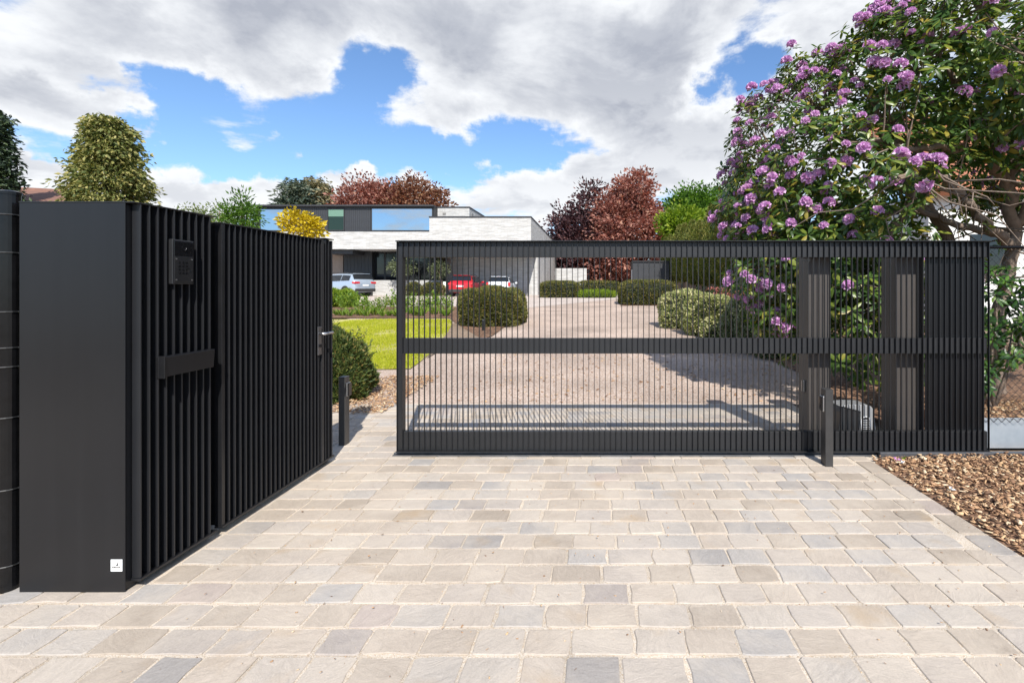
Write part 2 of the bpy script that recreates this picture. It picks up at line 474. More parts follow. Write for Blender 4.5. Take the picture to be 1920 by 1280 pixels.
M['clad_dark'] = pbr('black_cladding', (0.016, 0.017, 0.02), 0.5)
M['glass'] = pbr('mirror_glass', (0.42, 0.50, 0.58), 0.015, 0.95)
M['glass_dark'] = pbr('dark_glass', (0.012, 0.014, 0.018), 0.06, 0.0, spec=0.5)
M['glass_green'] = pbr('green_glass', (0.015, 0.03, 0.02), 0.1, spec=0.4)
M['blind'] = pbr('green_blind', (0.13, 0.24, 0.18), 0.5)
M['wood'] = pbr('pale_oak_door', (0.36, 0.28, 0.23), 0.6, var=((0.30, 0.23, 0.19), 4, 4))
M['soffit'] = pbr('soffit', (0.45, 0.44, 0.42), 0.8)
M['capmetal'] = pbr('dark_roof_trim', (0.03, 0.03, 0.033), 0.5)
M['car_silver'] = pbr('silver_blue_paint', (0.42, 0.50, 0.60), 0.25, 0.35, coat=0.8)
M['car_white'] = pbr('white_paint', (0.70, 0.74, 0.78), 0.25, coat=0.8)
M['car_red'] = pbr('red_paint', (0.42, 0.012, 0.018), 0.25, coat=0.8)
M['car_glass'] = pbr('car_window', (0.015, 0.018, 0.022), 0.05)
M['car_black'] = pbr('black_plastic', (0.03, 0.03, 0.03), 0.6)
M['tyre'] = pbr('tyre_rubber', (0.02, 0.02, 0.02), 0.8)
M['rim'] = pbr('alloy_rim', (0.35, 0.35, 0.36), 0.35, 0.8)
M['tail'] = pbr('red_lens', (0.55, 0.02, 0.03), 0.15, coat=0.6)
M['bark'] = pbr('rhododendron_bark', (0.16, 0.115, 0.085), 0.85, var=((0.26, 0.20, 0.155), 14, 6), bump=(60, 0.6, 0.01))
M['bark_dark'] = pbr('dark_bark', (0.07, 0.055, 0.045), 0.9, var=((0.11, 0.09, 0.07), 10, 5), bump=(40, 0.6, 0.01))
M['bark_tan'] = pbr('peeling_tan_bark', (0.28, 0.20, 0.145), 0.9, var=((0.16, 0.115, 0.085), 3, 5))
M['terracotta'] = pbr('terracotta_tile', (0.42, 0.165, 0.085), 0.8, var=((0.30, 0.12, 0.07), 1.4, 6))
M['browntile'] = pbr('brown_tile', (0.23, 0.11, 0.075), 0.85, var=((0.15, 0.08, 0.06), 2.0, 6))
M['render'] = pbr('white_render', (0.72, 0.71, 0.68), 0.85)
M['cream'] = pbr('cream_wall', (0.50, 0.45, 0.40), 0.85)
M['motor'] = pbr('grey_motor_shell', (0.24, 0.245, 0.25), 0.35, var=((0.28, 0.28, 0.285), 9, 3))
M['motor_dark'] = pbr('dark_motor_side', (0.03, 0.031, 0.033), 0.35)
M['motor_trim'] = pbr('light_grey_trim', (0.55, 0.55, 0.56), 0.4)
M['concrete'] = pbr('pale_concrete', (0.50, 0.45, 0.39), 0.9, var=((0.42, 0.37, 0.31), 12, 6))

G_ = lambda *a, **k: foliage(*a, **k)
M['rhodo_leaf'] = G_('rhododendron_leaf', [(0, (0.030, 0.068, 0.015)), (0.4, (0.060, 0.115, 0.024)), (0.72, (0.12, 0.18, 0.032)), (0.92, (0.23, 0.26, 0.04)), (1, (0.36, 0.26, 0.045))], 0.32, 0.34, obj_random=True)
M['petal'] = G_('lilac_petal', [(0, (0.56, 0.25, 0.54)), (0.4, (0.70, 0.38, 0.67)), (0.75, (0.80, 0.52, 0.76)), (1, (0.88, 0.66, 0.84))], 0.3, 0.6, (1.1, 0.95, 1.1), obj_random=True)
M['copper'] = G_('copper_beech_leaf', [(0, (0.16, 0.065, 0.052)), (0.5, (0.30, 0.135, 0.105)), (0.85, (0.44, 0.215, 0.165)), (1, (0.52, 0.31, 0.21))], 0.3, 0.5, (1.5, 0.8, 0.6))
M['copper_brown'] = G_('brown_beech_leaf', [(0, (0.11, 0.047, 0.030)), (0.5, (0.21, 0.10, 0.06)), (0.85, (0.31, 0.165, 0.095)), (1, (0.40, 0.25, 0.12))], 0.3, 0.5, (1.5, 0.8, 0.6))
M['purple'] = G_('purple_beech_leaf', [(0, (0.035, 0.020, 0.024)), (0.5, (0.080, 0.042, 0.048)), (0.9, (0.14, 0.072, 0.075)), (1, (0.20, 0.10, 0.09))], 0.25, 0.5, (1.5, 0.8, 0.7))
M['cypress'] = G_('golden_cypress_leaf', [(0, (0.06, 0.085, 0.022)), (0.4, (0.13, 0.15, 0.038)), (0.75, (0.25, 0.235, 0.07)), (1, (0.38, 0.33, 0.12))], 0.2, 0.6)
M['darkfir'] = G_('dark_conifer_leaf', [(0, (0.015, 0.03, 0.018)), (0.6, (0.035, 0.06, 0.03)), (1, (0.07, 0.10, 0.04))], 0.15, 0.6)
M['bluefir'] = G_('blue_spruce_leaf', [(0, (0.04, 0.065, 0.05)), (0.5, (0.08, 0.11, 0.08)), (1, (0.17, 0.18, 0.12))], 0.15, 0.6)
M['tanfir'] = G_('tan_spruce_leaf', [(0, (0.08, 0.085, 0.04)), (0.5, (0.17, 0.15, 0.075)), (1, (0.30, 0.24, 0.13))], 0.15, 0.6)
M['green'] = G_('fresh_green_leaf', [(0, (0.03, 0.075, 0.012)), (0.5, (0.075, 0.16, 0.02)), (1, (0.14, 0.25, 0.035))], 0.35)
M['lime'] = G_('lime_green_leaf', [(0, (0.08, 0.14, 0.012)), (0.5, (0.17, 0.26, 0.02)), (1, (0.30, 0.36, 0.04))], 0.35)
M['palegreen'] = G_('pale_green_leaf', [(0, (0.07, 0.10, 0.03)), (0.5, (0.14, 0.18, 0.05)), (1, (0.24, 0.27, 0.11))], 0.35)
M['yellow'] = G_('golden_yellow_leaf', [(0, (0.35, 0.25, 0.01)), (0.5, (0.58, 0.43, 0.012)), (1, (0.75, 0.58, 0.03))], 0.3, 0.5, (1.1, 1.1, 0.6))
M['thuja'] = G_('thuja_leaf', [(0, (0.075, 0.11, 0.025)), (0.5, (0.16, 0.19, 0.048)), (0.85, (0.27, 0.26, 0.075)), (1, (0.42, 0.34, 0.12))], 0.35, 0.6, obj_random=True)
M['yew'] = G_('yew_leaf', [(0, (0.045, 0.060, 0.016)), (0.5, (0.105, 0.115, 0.030)), (0.85, (0.19, 0.17, 0.045)), (1, (0.30, 0.21, 0.07))], 0.2, 0.55)
M['yew_green'] = G_('green_yew_leaf', [(0, (0.035, 0.065, 0.018)), (0.5, (0.085, 0.125, 0.035)), (0.85, (0.17, 0.19, 0.05)), (1, (0.32, 0.22, 0.08))], 0.2, 0.5)
M['cream_leaf'] = G_('cream_variegated_leaf', [(0, (0.10, 0.14, 0.04)), (0.4, (0.26, 0.29, 0.10)), (0.75, (0.50, 0.47, 0.24)), (1, (0.66, 0.60, 0.38))], 0.25)
M['grey_leaf'] = G_('grey_green_leaf', [(0, (0.08, 0.10, 0.045)), (0.5, (0.18, 0.205, 0.11)), (0.85, (0.31, 0.33, 0.20)), (1, (0.50, 0.50, 0.36))], 0.25)
M['dark_leaf'] = G_('dark_green_leaf', [(0, (0.015, 0.03, 0.010)), (0.6, (0.04, 0.065, 0.02)), (1, (0.10, 0.12, 0.03))], 0.25)
M['pink_petal'] = G_('pink_petal', [(0, (0.40, 0.10, 0.10)), (1, (0.62, 0.25, 0.22))], 0.3, 0.6, (1.2, 0.9, 0.9))
M['olive'] = G_('olive_leaf', [(0, (0.05, 0.065, 0.03)), (0.5, (0.11, 0.135, 0.065)), (1, (0.22, 0.25, 0.15))], 0.2)
M['laurel'] = G_('laurel_leaf', [(0, (0.02, 0.06, 0.015)), (0.5, (0.045, 0.115, 0.025)), (0.85, (0.09, 0.19, 0.035)), (1, (0.17, 0.26, 0.04))], 0.3, 0.32)
M['bed_leaf'] = G_('bed_plant_leaf', [(0, (0.07, 0.14, 0.018)), (0.5, (0.15, 0.25, 0.03)), (1, (0.30, 0.36, 0.06))], 0.35)
M['blue_grass'] = G_('blue_grass', [(0, (0.10, 0.17, 0.14)), (1, (0.22, 0.32, 0.27))], 0.2)
M['grass'] = G_('lawn_grass', [(0, (0.27, 0.31, 0.015)), (0.5, (0.40, 0.42, 0.022)), (0.9, (0.50, 0.49, 0.05)), (1, (0.58, 0.48, 0.16))], 0.4, 0.6)
M['chip'] = G_('bark_chip', [(0, (0.16, 0.09, 0.055)), (0.25, (0.32, 0.18, 0.10)), (0.55, (0.48, 0.29, 0.16)), (0.82, (0.60, 0.40, 0.22)), (1, (0.70, 0.57, 0.40))], 0.0, 0.85)
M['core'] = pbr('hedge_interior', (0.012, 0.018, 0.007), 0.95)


# ------------------------------------------------------------------ object helpers
def wloc(o):
    v = Vector((0, 0, 0))
    while o:
        v = v + o.location
        o = o.parent
    return v


def tag(o, label=None, cat=None, group=None, kind=None):
    if label: o['label'] = label
    if cat: o['category'] = cat
    if group: o['group'] = group
    if kind: o['kind'] = kind
    return o


def thing(name, label, cat, loc=(0, 0, 0), group=None):
    o = bpy.data.objects.new(name, None)
    o.empty_display_size = 0.1
    C.objects.link(o)
    o.location = loc
    return tag(o, label, cat, group)


def link_mesh(name, me, mat, parent=None, loc=None):
    o = bpy.data.objects.new(name, me)
    C.objects.link(o)
    if mat and not me.materials: me.materials.append(mat)
    if parent: o.parent = parent
    if loc is not None: o.location = loc
    return o


class MB:
    def __init__(s):
        s.v, s.f = [], []

    def add(s, vs, fs):
        b = len(s.v)
        s.v += [tuple(v) for v in vs]
        s.f += [tuple(b + i for i in f) for f in fs]
        return s

    def box(s, x0, x1, y0, y1, z0, z1):
        return s.add([(x0, y0, z0), (x1, y0, z0), (x1, y1, z0), (x0, y1, z0), (x0, y0, z1), (x1, y0, z1), (x1, y1, z1), (x0, y1, z1)],
                     [(0, 3, 2, 1), (4, 5, 6, 7), (0, 1, 5, 4), (1, 2, 6, 5), (2, 3, 7, 6), (3, 0, 4, 7)])

    def prism(s, pts, ext):
        """pts planar 3-D polygon, ext extrusion vector"""
        n = len(pts); e = Vector(ext)
        vs = [Vector(p) for p in pts] + [Vector(p) + e for p in pts]
        fs = [tuple(range(n))[::-1], tuple(range(n, 2 * n))] + [(i, (i + 1) % n, n + (i + 1) % n, n + i) for i in range(n)]
        return s.add(vs, fs)

    def tube(s, pts, radii, n=8, cap=True):
        pts = [Vector(p) for p in pts]
        if not hasattr(radii, '__len__'): radii = [radii] * len(pts)
        rings = []
        up = None
        for i, p in enumerate(pts):
            t = (pts[min(i + 1, len(pts) - 1)] - pts[max(i - 1, 0)])
            t = t.normalized() if t.length > 1e-9 else Vector((0, 0, 1))
            if up is None:
                up = t.orthogonal().normalized()
            else:
                up = (up - t * up.dot(t))
                up = up.normalized() if up.length > 1e-6 else t.orthogonal().normalized()
            w = t.cross(up)
            rings.append([p + (up * math.cos(2 * math.pi * k / n) + w * math.sin(2 * math.pi * k / n)) * radii[i] for k in range(n)])
        vs = [v for r in rings for v in r]
        fs = []
        for i in range(len(pts) - 1):
            for k in range(n):
                a, b = i * n + k, i * n + (k + 1) % n
                fs.append((a, b, b + n, a + n))
        if cap:
            fs.append(tuple(range(n))[::-1]); fs.append(tuple(range((len(pts) - 1) * n, len(pts) * n)))
        return s.add(vs, fs)

    def cyl(s, p0, p1, r, n=16):
        return s.tube([p0, p1], r, n)

    def build(s, name, mat, parent=None, bevel=0, smooth=False, segs=1):
        off = wloc(parent) if parent else Vector((0, 0, 0))
        me = bpy.data.meshes.new(name)
        me.from_pydata([(v[0] - off.x, v[1] - off.y, v[2] - off.z) for v in s.v], [], s.f)
        if bevel:
            bm = bmesh.new(); bm.from_mesh(me)
            bmesh.ops.bevel(bm, geom=bm.edges[:], offset=bevel, segments=segs, affect='EDGES', profile=0.5)
            bm.to_mesh(me); bm.free()
        me.update()
        if smooth: me.shade_smooth()
        return link_mesh(name, me, mat, parent)


def np_mesh(name, V, T):
    me = bpy.data.meshes.new(name)
    V = np.asarray(V, dtype=np.float32); T = np.asarray(T, dtype=np.int32)
    k = T.shape[1]
    me.vertices.add(len(V)); me.vertices.foreach_set('co', V.ravel())
    me.loops.add(T.size); me.loops.foreach_set('vertex_index', T.ravel())
    me.polygons.add(len(T)); me.polygons.foreach_set('loop_start', np.arange(0, T.size, k, dtype=np.int32))
    me.polygons.foreach_set('loop_total', np.full(len(T), k, dtype=np.int32))
    me.update(); me.validate()
    return me


def unit(a):
    return a / np.maximum(np.linalg.norm(a, axis=-1, keepdims=True), 1e-9)


def leaf_geo(P, D, Ln, Wd, rng, fold=0.25, Nrm=None):
    """folded four-cornered leaves: P base points, D unit axes; returns verts, tris"""
    n = len(P)
    R = rng.normal(size=(n, 3)) if Nrm is None else Nrm + 0.5 * rng.normal(size=(n, 3))
    S = unit(np.cross(D, R)); Nn = unit(np.cross(S, D))
    Ln = np.broadcast_to(np.asarray(Ln, float), (n,))[:, None]; Wd = np.broadcast_to(np.asarray(Wd, float), (n,))[:, None]
    mid = P + D * Ln * 0.45
    V = np.stack([P, mid + S * Wd * 0.5 + Nn * Wd * fold, P + D * Ln, mid - S * Wd * 0.5 + Nn * Wd * fold], 1).reshape(-1, 3)
    b = np.arange(n)[:, None] * 4
    T = np.stack([b + [0, 1, 2], b + [0, 2, 3]], 1).reshape(-1, 3)
    return V, T


def in_ellipsoids(ells, n, rng, shell=0.55):
    vol = np.array([e[3] * e[4] * e[5] for e in ells]) ** 0.8
    idx = rng.choice(len(ells), n, p=vol / vol.sum())
    E = np.array(ells, float)[idx]
    d = unit(rng.normal(size=(n, 3)))
    r = (shell ** 3 + (1 - shell ** 3) * rng.random(n)) ** (1 / 3)
    r = r * rng.normal(1.0, 0.09, n)
    return E[:, :3] + d * E[:, 3:] * r[:, None], d


def crown(name, ells, n_cl, per, cr, Ln, Wd, mat, parent, rng, shell=0.55, droop=0.0, flat=0.6, outward=0.7):
    c, d = in_ellipsoids(ells, n_cl, rng, shell)
    k = rng.normal(size=(n_cl, per, 3)); k = k / np.maximum(1, np.linalg.norm(k, axis=2, keepdims=True) / 1.8)
    k[..., 2] *= flat
    sz = cr * rng.uniform(0.6, 1.35, (n_cl, 1, 1))
    P = (c[:, None] + k * sz).reshape(-1, 3)
    D = unit(unit(k).reshape(-1, 3) * 0.8 + np.repeat(d, per, 0) * outward + rng.normal(size=(len(P), 3)) * 0.45 + np.array([0, 0, -droop]))
    s = rng.uniform(0.65, 1.25, len(P))
    V, T = leaf_geo(P, D, Ln * s, Wd * s, rng)
    V = V - np.array(wloc(parent)) if parent else V
    o = link_mesh(name, np_mesh(name, V, T), mat, parent)
    return o, c


def trunk_limbs(parent, base, top, r, targets, mat, rng, limb_r=0.35):
    mb = MB()
    base, top = Vector(base), Vector(top)
    pts = [base.lerp(top, t) + Vector((rng.normal() * r * 0.3, rng.normal() * r * 0.3, 0)) * (0 < t < 1) for t in (0, .25, .5, .75, 1)]
    mb.tube(pts, [r * 1.25, r, r * 0.85, r * 0.65, r * 0.35], 8)
    for t in targets:
        t = Vector(t)
        s = base.lerp(top, float(rng.uniform(0.35, 0.85)))
        md = s.lerp(t, 0.5) + Vector((0, 0, 0.08 * (t - s).length))
        mb.tube([s, md, t], [r * limb_r, r * limb_r * 0.65, r * limb_r * 0.2], 5)
    return mb.build('trunk', mat, parent, smooth=True)


_O = 'first second third fourth fifth sixth seventh eighth ninth tenth eleventh twelfth thirteenth fourteenth fifteenth sixteenth seventeenth eighteenth nineteenth'.split()
_T = {2: ('twentieth', 'twenty-'), 3: ('thirtieth', 'thirty-')}


def nth(i):
    if i < 20: return _O[i - 1]
    return _T[i // 10][0] if i % 10 == 0 else _T[i // 10][1] + _O[i % 10 - 1]


def copy_tree(o, parent=None):
    c = o.copy(); C.objects.link(c)
    c.parent = parent
    for ch in [x for x in bpy.data.objects if x.parent == o]:
        copy_tree(ch, c)
    return c


# ------------------------------------------------------------------ the ground
def drape(name, poly, dz, mat, kind='structure', cuts=(Y0, Y1)):
    me = bpy.data.meshes.new(name)
    bm = bmesh.new()
    vs = [bm.verts.new((p[0], p[1], 0)) for p in poly]
    bm.faces.new(vs)
    for y in cuts:
        bmesh.ops.bisect_plane(bm, geom=bm.verts[:] + bm.edges[:] + bm.faces[:], plane_co=(0, y, 0), plane_no=(0, 1, 0))
    for v in bm.verts: v.co.z = gz(v.co.y) + dz
    bmesh.ops.recalc_face_normals(bm, faces=bm.faces[:])
    for f in bm.faces:
        if f.normal.z < 0: f.normal_flip()
    bm.to_mesh(me); bm.free()
    o = link_mesh(name, me, mat)
    tag(o, kind=kind)
    return o


drape('ground', [(-900, -200), (900, -200), (900, 1500), (-900, 1500)], -0.06, M['soil'])
drape('gravel_drive', [(-9, 6.02), (9, 6.02), (9.5, 30), (4, 60), (-6, 60), (-6, 37), (-32, 37), (-32, 25.5), (-9, 25.5)], -0.012, M['gravel'])
drape('forecourt', [(-30, 26.3), tuple(G(975, 578)[:2]), tuple(G(1160, 560)[:2]), (1.5, 33), (2.5, 45), (-4.6, 45), (-4.6, 39.5), (-30, 39.5)], -0.006, M['forecourt'])


def curve(pts, n=8):
    """Catmull-Rom through 2-D points"""
    P = [Vector(p) for p in pts]; out = []
    for i in range(len(P) - 1):
        a, b, c, d = P[max(i - 1, 0)], P[i], P[i + 1], P[min(i + 2, len(P) - 1)]
        for k in range(n):
            t = k / n
            out.append(0.5 * ((2 * b) + (c - a) * t + (2 * a - 5 * b + 4 * c - d) * t * t + (3 * b - a - 3 * c + d) * t ** 3))
    out.append(P[-1])
    return [(p.x, p.y) for p in out]


g2 = lambda x, y: tuple(G(x, y)[:2])
lawn_edge = curve([g2(842, 599), g2(848, 606), g2(838, 625), g2(815, 655), g2(770, 691)], 6)
lawn_poly = [(-16, G(800, 598).y)] + lawn_edge + [g2(640, 694), (-16, G(640, 694).y)]
drape('lawn', lawn_poly, 0.004, M['lawn'])
bed_poly = [(-18, G(700, 596.5).y)] + [g2(843, 596.5)] + curve([g2(852, 604), g2(880, 622), g2(912, 634), g2(950, 610), g2(979, 590)], 5) + [g2(974, 577), g2(850, 575), (-18, G(700, 575).y)]
drape('mulch_bed', bed_poly, 0.012, M['mulch'])
drape('sand_strip', curve([g2(838, 625), g2(850, 606), g2(866, 612), g2(905, 631), g2(885, 640), g2(840, 650), g2(800, 672)], 5), 0.008, M['soil'])
rb = curve([g2(1163, 573), g2(1238, 574), g2(1290, 603), g2(1345, 634), g2(1440, 672), g2(1540, 720), (3.0, 6.3)], 6)
drape('mulch_bed', rb + [(3.0, 4.62), (9.5, 4.62), (9.5, 36), (2.2, 36)], 0.012, M['mulch'])
drape('mulch_bed', [g2(1010, 552), g2(1085, 551), g2(1155, 545), (3, 60), (-5, 60)], 0.014, M['mulch'])
drape('mulch_bed', [g2(560, 700), g2(650, 700), g2(690, 712), g2(694, 735), g2(640, 757), g2(560, 757)], 0.006, M['mulch'])

# ------------------------------------------------------------------ stone paving
GATE_Y = 4.12
PAVE_X1 = 2.40
WALL_X = -2.225


def paver_mesh(rng, lx, ly):
    """riven sett with uneven rounded outline and worn edge, top at z = 0"""
    hx, hy = lx / 2, ly / 2
    r = rng.uniform(0.004, 0.015, 4)
    pts = []
    for i, (sx, sy) in enumerate(((1, 1), (-1, 1), (-1, -1), (1, -1))):
        a0 = (0, 90, 180, 270)[i]
        cx, cy = sx * (hx - r[i]), sy * (hy - r[i])
        for a in (a0 + 8, a0 + 82):
            pts.append((cx + r[i] * math.cos(math.radians(a)), cy + r[i] * math.sin(math.radians(a))))
        nxt = ((-1, 1), (-1, -1), (1, -1), (1, 1))[i]
        mx, my = (sx + nxt[0]) / 2 * hx, (sy + nxt[1]) / 2 * hy
        pts.append((mx + rng.normal() * 0.0035, my + rng.normal() * 0.0035))
    pts = [(x + rng.normal() * 0.0016, y + rng.normal() * 0.0016) for x, y in pts]
    n = len(pts)
    V = [(x * 0.965, y * 0.95, rng.normal() * 0.0007) for x, y in pts]
    V += [(x, y, -0.0028) for x, y in pts]
    V += [(x, y, -0.05) for x, y in pts]
    T = [tuple(range(n))]
    for k in (0, n):
        T += [(k + n + i, k + n + (i + 1) % n, k + (i + 1) % n, k + i) for i in range(n)]
    return V, T


paving = drape('paved_driveway', [(-7, -2.5), (PAVE_X1 + 0.0, -2.5), (PAVE_X1, 6.02), (-3.4, 6.02), (-3.4, 4.3), (-7, 4.3)], -0.0050, M['sand'])
prng = np.random.default_rng(5)
variants = {}
for L10 in range(15, 27):
    variants[L10] = []
    for _ in range(5):
        V, T = paver_mesh(prng, L10 / 100, 0.143)
        me = bpy.data.meshes.new('paver'); me.from_pydata(V, [], T); me.update()
        me.materials.append(M['stone']); variants[L10].append(me)
slots = []
ROW = 0.156
y = -0.2
row = 0
while y < 5.98:
    x0 = -4.6 if y < 2.34 else (-2.17 if y < 4.08 else -3.3)
    if 4.02 < y < 4.2: pass
    x = x0 - prng.uniform(0, 0.16) if y < 2.34 else x0 + 0.002
    edge = PAVE_X1 - 0.29
    while x < edge - 0.08:
        L10 = int(np.clip(round(prng.normal(20.2, 2.0)), 16, 25))
        if x + L10 / 100 > edge: L10 = int(np.clip(round((edge - x) * 100), 15, 26))
        slots.append((x + L10 / 200, y, L10, 0.0))
        x += L10 / 100 + prng.uniform(0.008, 0.014)
    y += ROW; row += 1
# edge course laid lengthways along the mulch
y = -0.2
while y < 5.9:
    L10 = int(np.clip(round(prng.normal(21, 2.2)), 16, 25))
    slots.append((PAVE_X1 - 0.205 + 0.0, y + L10 / 200, L10, math.pi / 2))
    slots.append((PAVE_X1 - 0.072 + 0.0, y + L10 / 200 + 0.02, L10, math.pi / 2)) if False else None
    y += L10 / 100 + prng.uniform(0.009, 0.015)
slots = [s for s in slots if s]
def seen(s):
    px, py = CX + s[0] / s[1] * F if s[1] > 0.3 else -9e9, CY + H / max(s[1], 0.1) * F
    vis = s[1] > 1.7 and -60 < px < 1980 and not (s[0] < -2.25 and s[1] > 2.35 and s[1] < 4.2)
    return (0 if vis else 1, s[1])
slots.sort(key=seen)
SV, ST, nb = [], [], 0
for i, (x, y, L10, rz) in enumerate(slots):
    me = variants[L10][i % 5]
    z = float(prng.normal(0, 0.0009)); rz2 = rz + float(prng.normal(0, 0.010)) + (math.pi if prng.random() < .5 else 0)
    tilt = (float(prng.normal(0, 0.004)), float(prng.normal(0, 0.004)))
    if i < 300:
        o = link_mesh('paver', me, None, paving, (x, y, z))
        o.rotation_euler = (tilt[0], tilt[1], rz2)
    else:
        Mx = Matrix.Translation((x, y, z)) @ Matrix.Rotation(rz2, 4, 'Z')
        vv = [Mx @ v.co for v in me.vertices]
        SV += [tuple(v) for v in vv]
        ST += [tuple(nb + k for k in p.vertices) for p in me.polygons]
        nb += len(vv)
me = bpy.data.meshes.new('far_pavers'); me.from_pydata(SV, [], ST); me.update()
o = link_mesh('pavers', me, M['stone'], paving); tag(o, kind='stuff')

# ------------------------------------------------------------------ left: black pillar wall, side gate, end post
FT, FD, PITCH, TOPZ = 0.008, 0.040, 0.0465, 1.835


def fin_mesh(name, dx, dy, z0, z1, bev=0.0012):
    me = bpy.data.meshes.new(name)
    bm = bmesh.new()
    bmesh.ops.create_cube(bm, size=1)
    for v in bm.verts:
        v.co = Vector((v.co.x * dx, v.co.y * dy, (z0 + z1) / 2 + v.co.z * (z1 - z0)))
    bmesh.ops.bevel(bm, geom=[e for e in bm.edges if abs(e.verts[0].co.z - e.verts[1].co.z) > 0.1], offset=bev, segments=1, affect='EDGES')
    bm.to_mesh(me); bm.free()
    me.materials.append(M['fin'])
    return me


P0 = 2.30
pil = thing('gate_pillar', 'black metal-clad pillar block with vertical fins, intercom and letter slot', 'pillar', (-2.47, 2.55, 0))
MB().box(-2.725, WALL_X - 0.001, P0, P0 + 0.004, 0.0, TOPZ).build('front_panel', M['coat'], pil, bevel=0.0015)
MB().box(-2.722, WALL_X - 0.004, P0 + 0.0042, 2.80, 0.01, TOPZ - 0.006).build('body', M['coat'], pil)
MB().box(-2.727, WALL_X + FD + 0.0015, P0 - 0.001, 2.803, TOPZ, TOPZ + 0.006).build('top_plate', M['coat_satin'], pil, bevel=0.001)
MB().box(WALL_X, WALL_X + FD + 0.006, P0 + 0.028, 2.80, 0.035, 0.047).build('sill', M['coat_satin'], pil, bevel=0.001)
lf = fin_mesh('fin', FD, FT, 0.048, TOPZ - 0.002)
for i in range(10):
    yy = 2.337 + i * PITCH
    link_mesh('fin', lf, None, pil, (WALL_X + FD / 2 - pil.location.x, yy - pil.location.y, 0))
# maker's plate: white square with small angular emblem and a line of illegible lettering
pl = MB().box(*(lambda a, b: (a.x, b.x, P0 - 0.003, P0, b.z, a.z))(W(208.5, 1048, P0), W(230, 1070, P0))).build('maker_plate', M['plate_white'], pil, bevel=0.0006)
pl['label'] = 'small white square plate with dark emblem'
s = P0 / F


def plate_quad(px0, py0, px1, py1, mat, name):
    a, b = W(px0, py0, P0), W(px1, py1, P0)
    MB().box(a.x, b.x, P0 - 0.0038, P0 - 0.003, b.z, a.z).build(name, mat, pl)


MB().prism([W(x, yq, P0) + Vector((0, -0.003, 0)) for x, yq in ((218.2, 1059), (220.0, 1056.3), (221.4, 1056.0), (222.9, 1056.3), (222.9, 1059))], (0, -0.0008, 0)).build('emblem', M['ink'], pl)
MB().prism([W(x, yq, P0) + Vector((0, -0.003, 0)) for x, yq in ((220.3, 1052.6), (222.9, 1052.6), (222.9, 1056.1), (221.6, 1055.8))], (0, -0.0008, 0)).build('emblem', M['ink_grey'], pl)
xq = 211.0
for wq, mq in ((1.0, 'ink'), (1.3, 'ink_grey'), (1.0, 'ink_grey'), (1.6, 'ink'), (1.2, 'ink_grey'), (0.9, 'ink_grey'), (1.5, 'ink_grey'), (1.0, 'ink_grey'), (1.0, 'ink_grey'), (1.4, 'ink')):
    plate_quad(xq, 1060.6, xq + wq, 1063.0, M[mq], 'lettering')
    xq += wq + 0.45

sg = thing('pedestrian_gate', 'narrow black finned pedestrian gate beside the pillar, with steel lever handle', 'gate', (WALL_X, 3.4, 0))
GY0, GY1 = 2.846, 3.90
MB().box(WALL_X - 0.055, WALL_X - 0.004, GY0, GY1, 0.05, TOPZ - 0.03).build('backing', M['coat'], sg)
MB().box(WALL_X - 0.057, WALL_X + FD + 0.0015, GY0 - 0.01, GY1, TOPZ - 0.028, TOPZ - 0.022).build('top_plate', M['coat_satin'], sg, bevel=0.001)
MB().box(WALL_X - 0.002, WALL_X + FD + 0.006, GY0 - 0.008, GY1, 0.035, 0.047).build('sill', M['coat_satin'], sg, bevel=0.001)
lg = fin_mesh('fin', FD, FT, 0.048, TOPZ - 0.030)
wide = fin_mesh('fin', FD, 0.022, 0.048, TOPZ - 0.030)
MB().box(WALL_X - 0.003, WALL_X + FD, GY0 - 0.006, GY0 + 0.018, 0.048, TOPZ - 0.029).build('hinge_stile', M['coat_satin'], sg, bevel=0.001)
yy = GY0 + 0.018 + PITCH * 0.8
while yy < GY1 - 0.05:
    link_mesh('fin', lg, None, sg, (FD / 2, yy - sg.location.y, 0))
    yy += PITCH
MB().box(WALL_X - 0.003, WALL_X + FD + 0.002, GY1 - 0.032, GY1, 0.048, TOPZ - 0.029).build('lock_stile', M['frame'], sg, bevel=0.001)
# lever set: long plate with rose, lever, lock cylinder
hx = WALL_X + FD + 0.003
hp = MB().box(hx - 0.002, hx + 0.007, GY1 - 0.098, GY1 - 0.048, 0.905, 1.125).build('handle_plate', M['dull_steel'], sg, bevel=0.002)
MB().cyl((hx + 0.005, GY1 - 0.073, 1.07), (hx + 0.05, GY1 - 0.073, 1.07), 0.011, 12).cyl((hx + 0.045, GY1 - 0.080, 1.07), (hx + 0.045, GY1 + 0.045, 1.07), 0.009, 12).build('lever', M['chrome'], hp, smooth=True)
MB().cyl((hx + 0.006, GY1 - 0.073, 0.975), (hx + 0.016, GY1 - 0.073, 0.975), 0.013, 14).build('lock_cylinder', M['glossblack'], hp)

ep = thing('end_post', 'black finned end post closing the left wall next to the driveway opening', 'post', (WALL_X, 4.0, 0))
MB().box(WALL_X - 0.16, WALL_X - 0.002, 3.912, 4.045, 0, TOPZ - 0.012).build('core', M['coat'], ep, bevel=0.001)
lp = fin_mesh('fin', FD, FT, 0.048, TOPZ - 0.020)
for i in range(3):
    link_mesh('fin', lp, None, ep, (FD / 2, 3.93 + i * PITCH - ep.location.y, 0))
MB().box(WALL_X - 0.162, WALL_X + FD + 0.0015, 3.911, 4.047, TOPZ - 0.0115, TOPZ - 0.0055).build('top_plate', M['coat_satin'], ep)
MB().box(WALL_X - 0.001, WALL_X + FD + 0.005, 3.911, 4.047, 0.035, 0.047).build('sill', M['coat_satin'], ep)

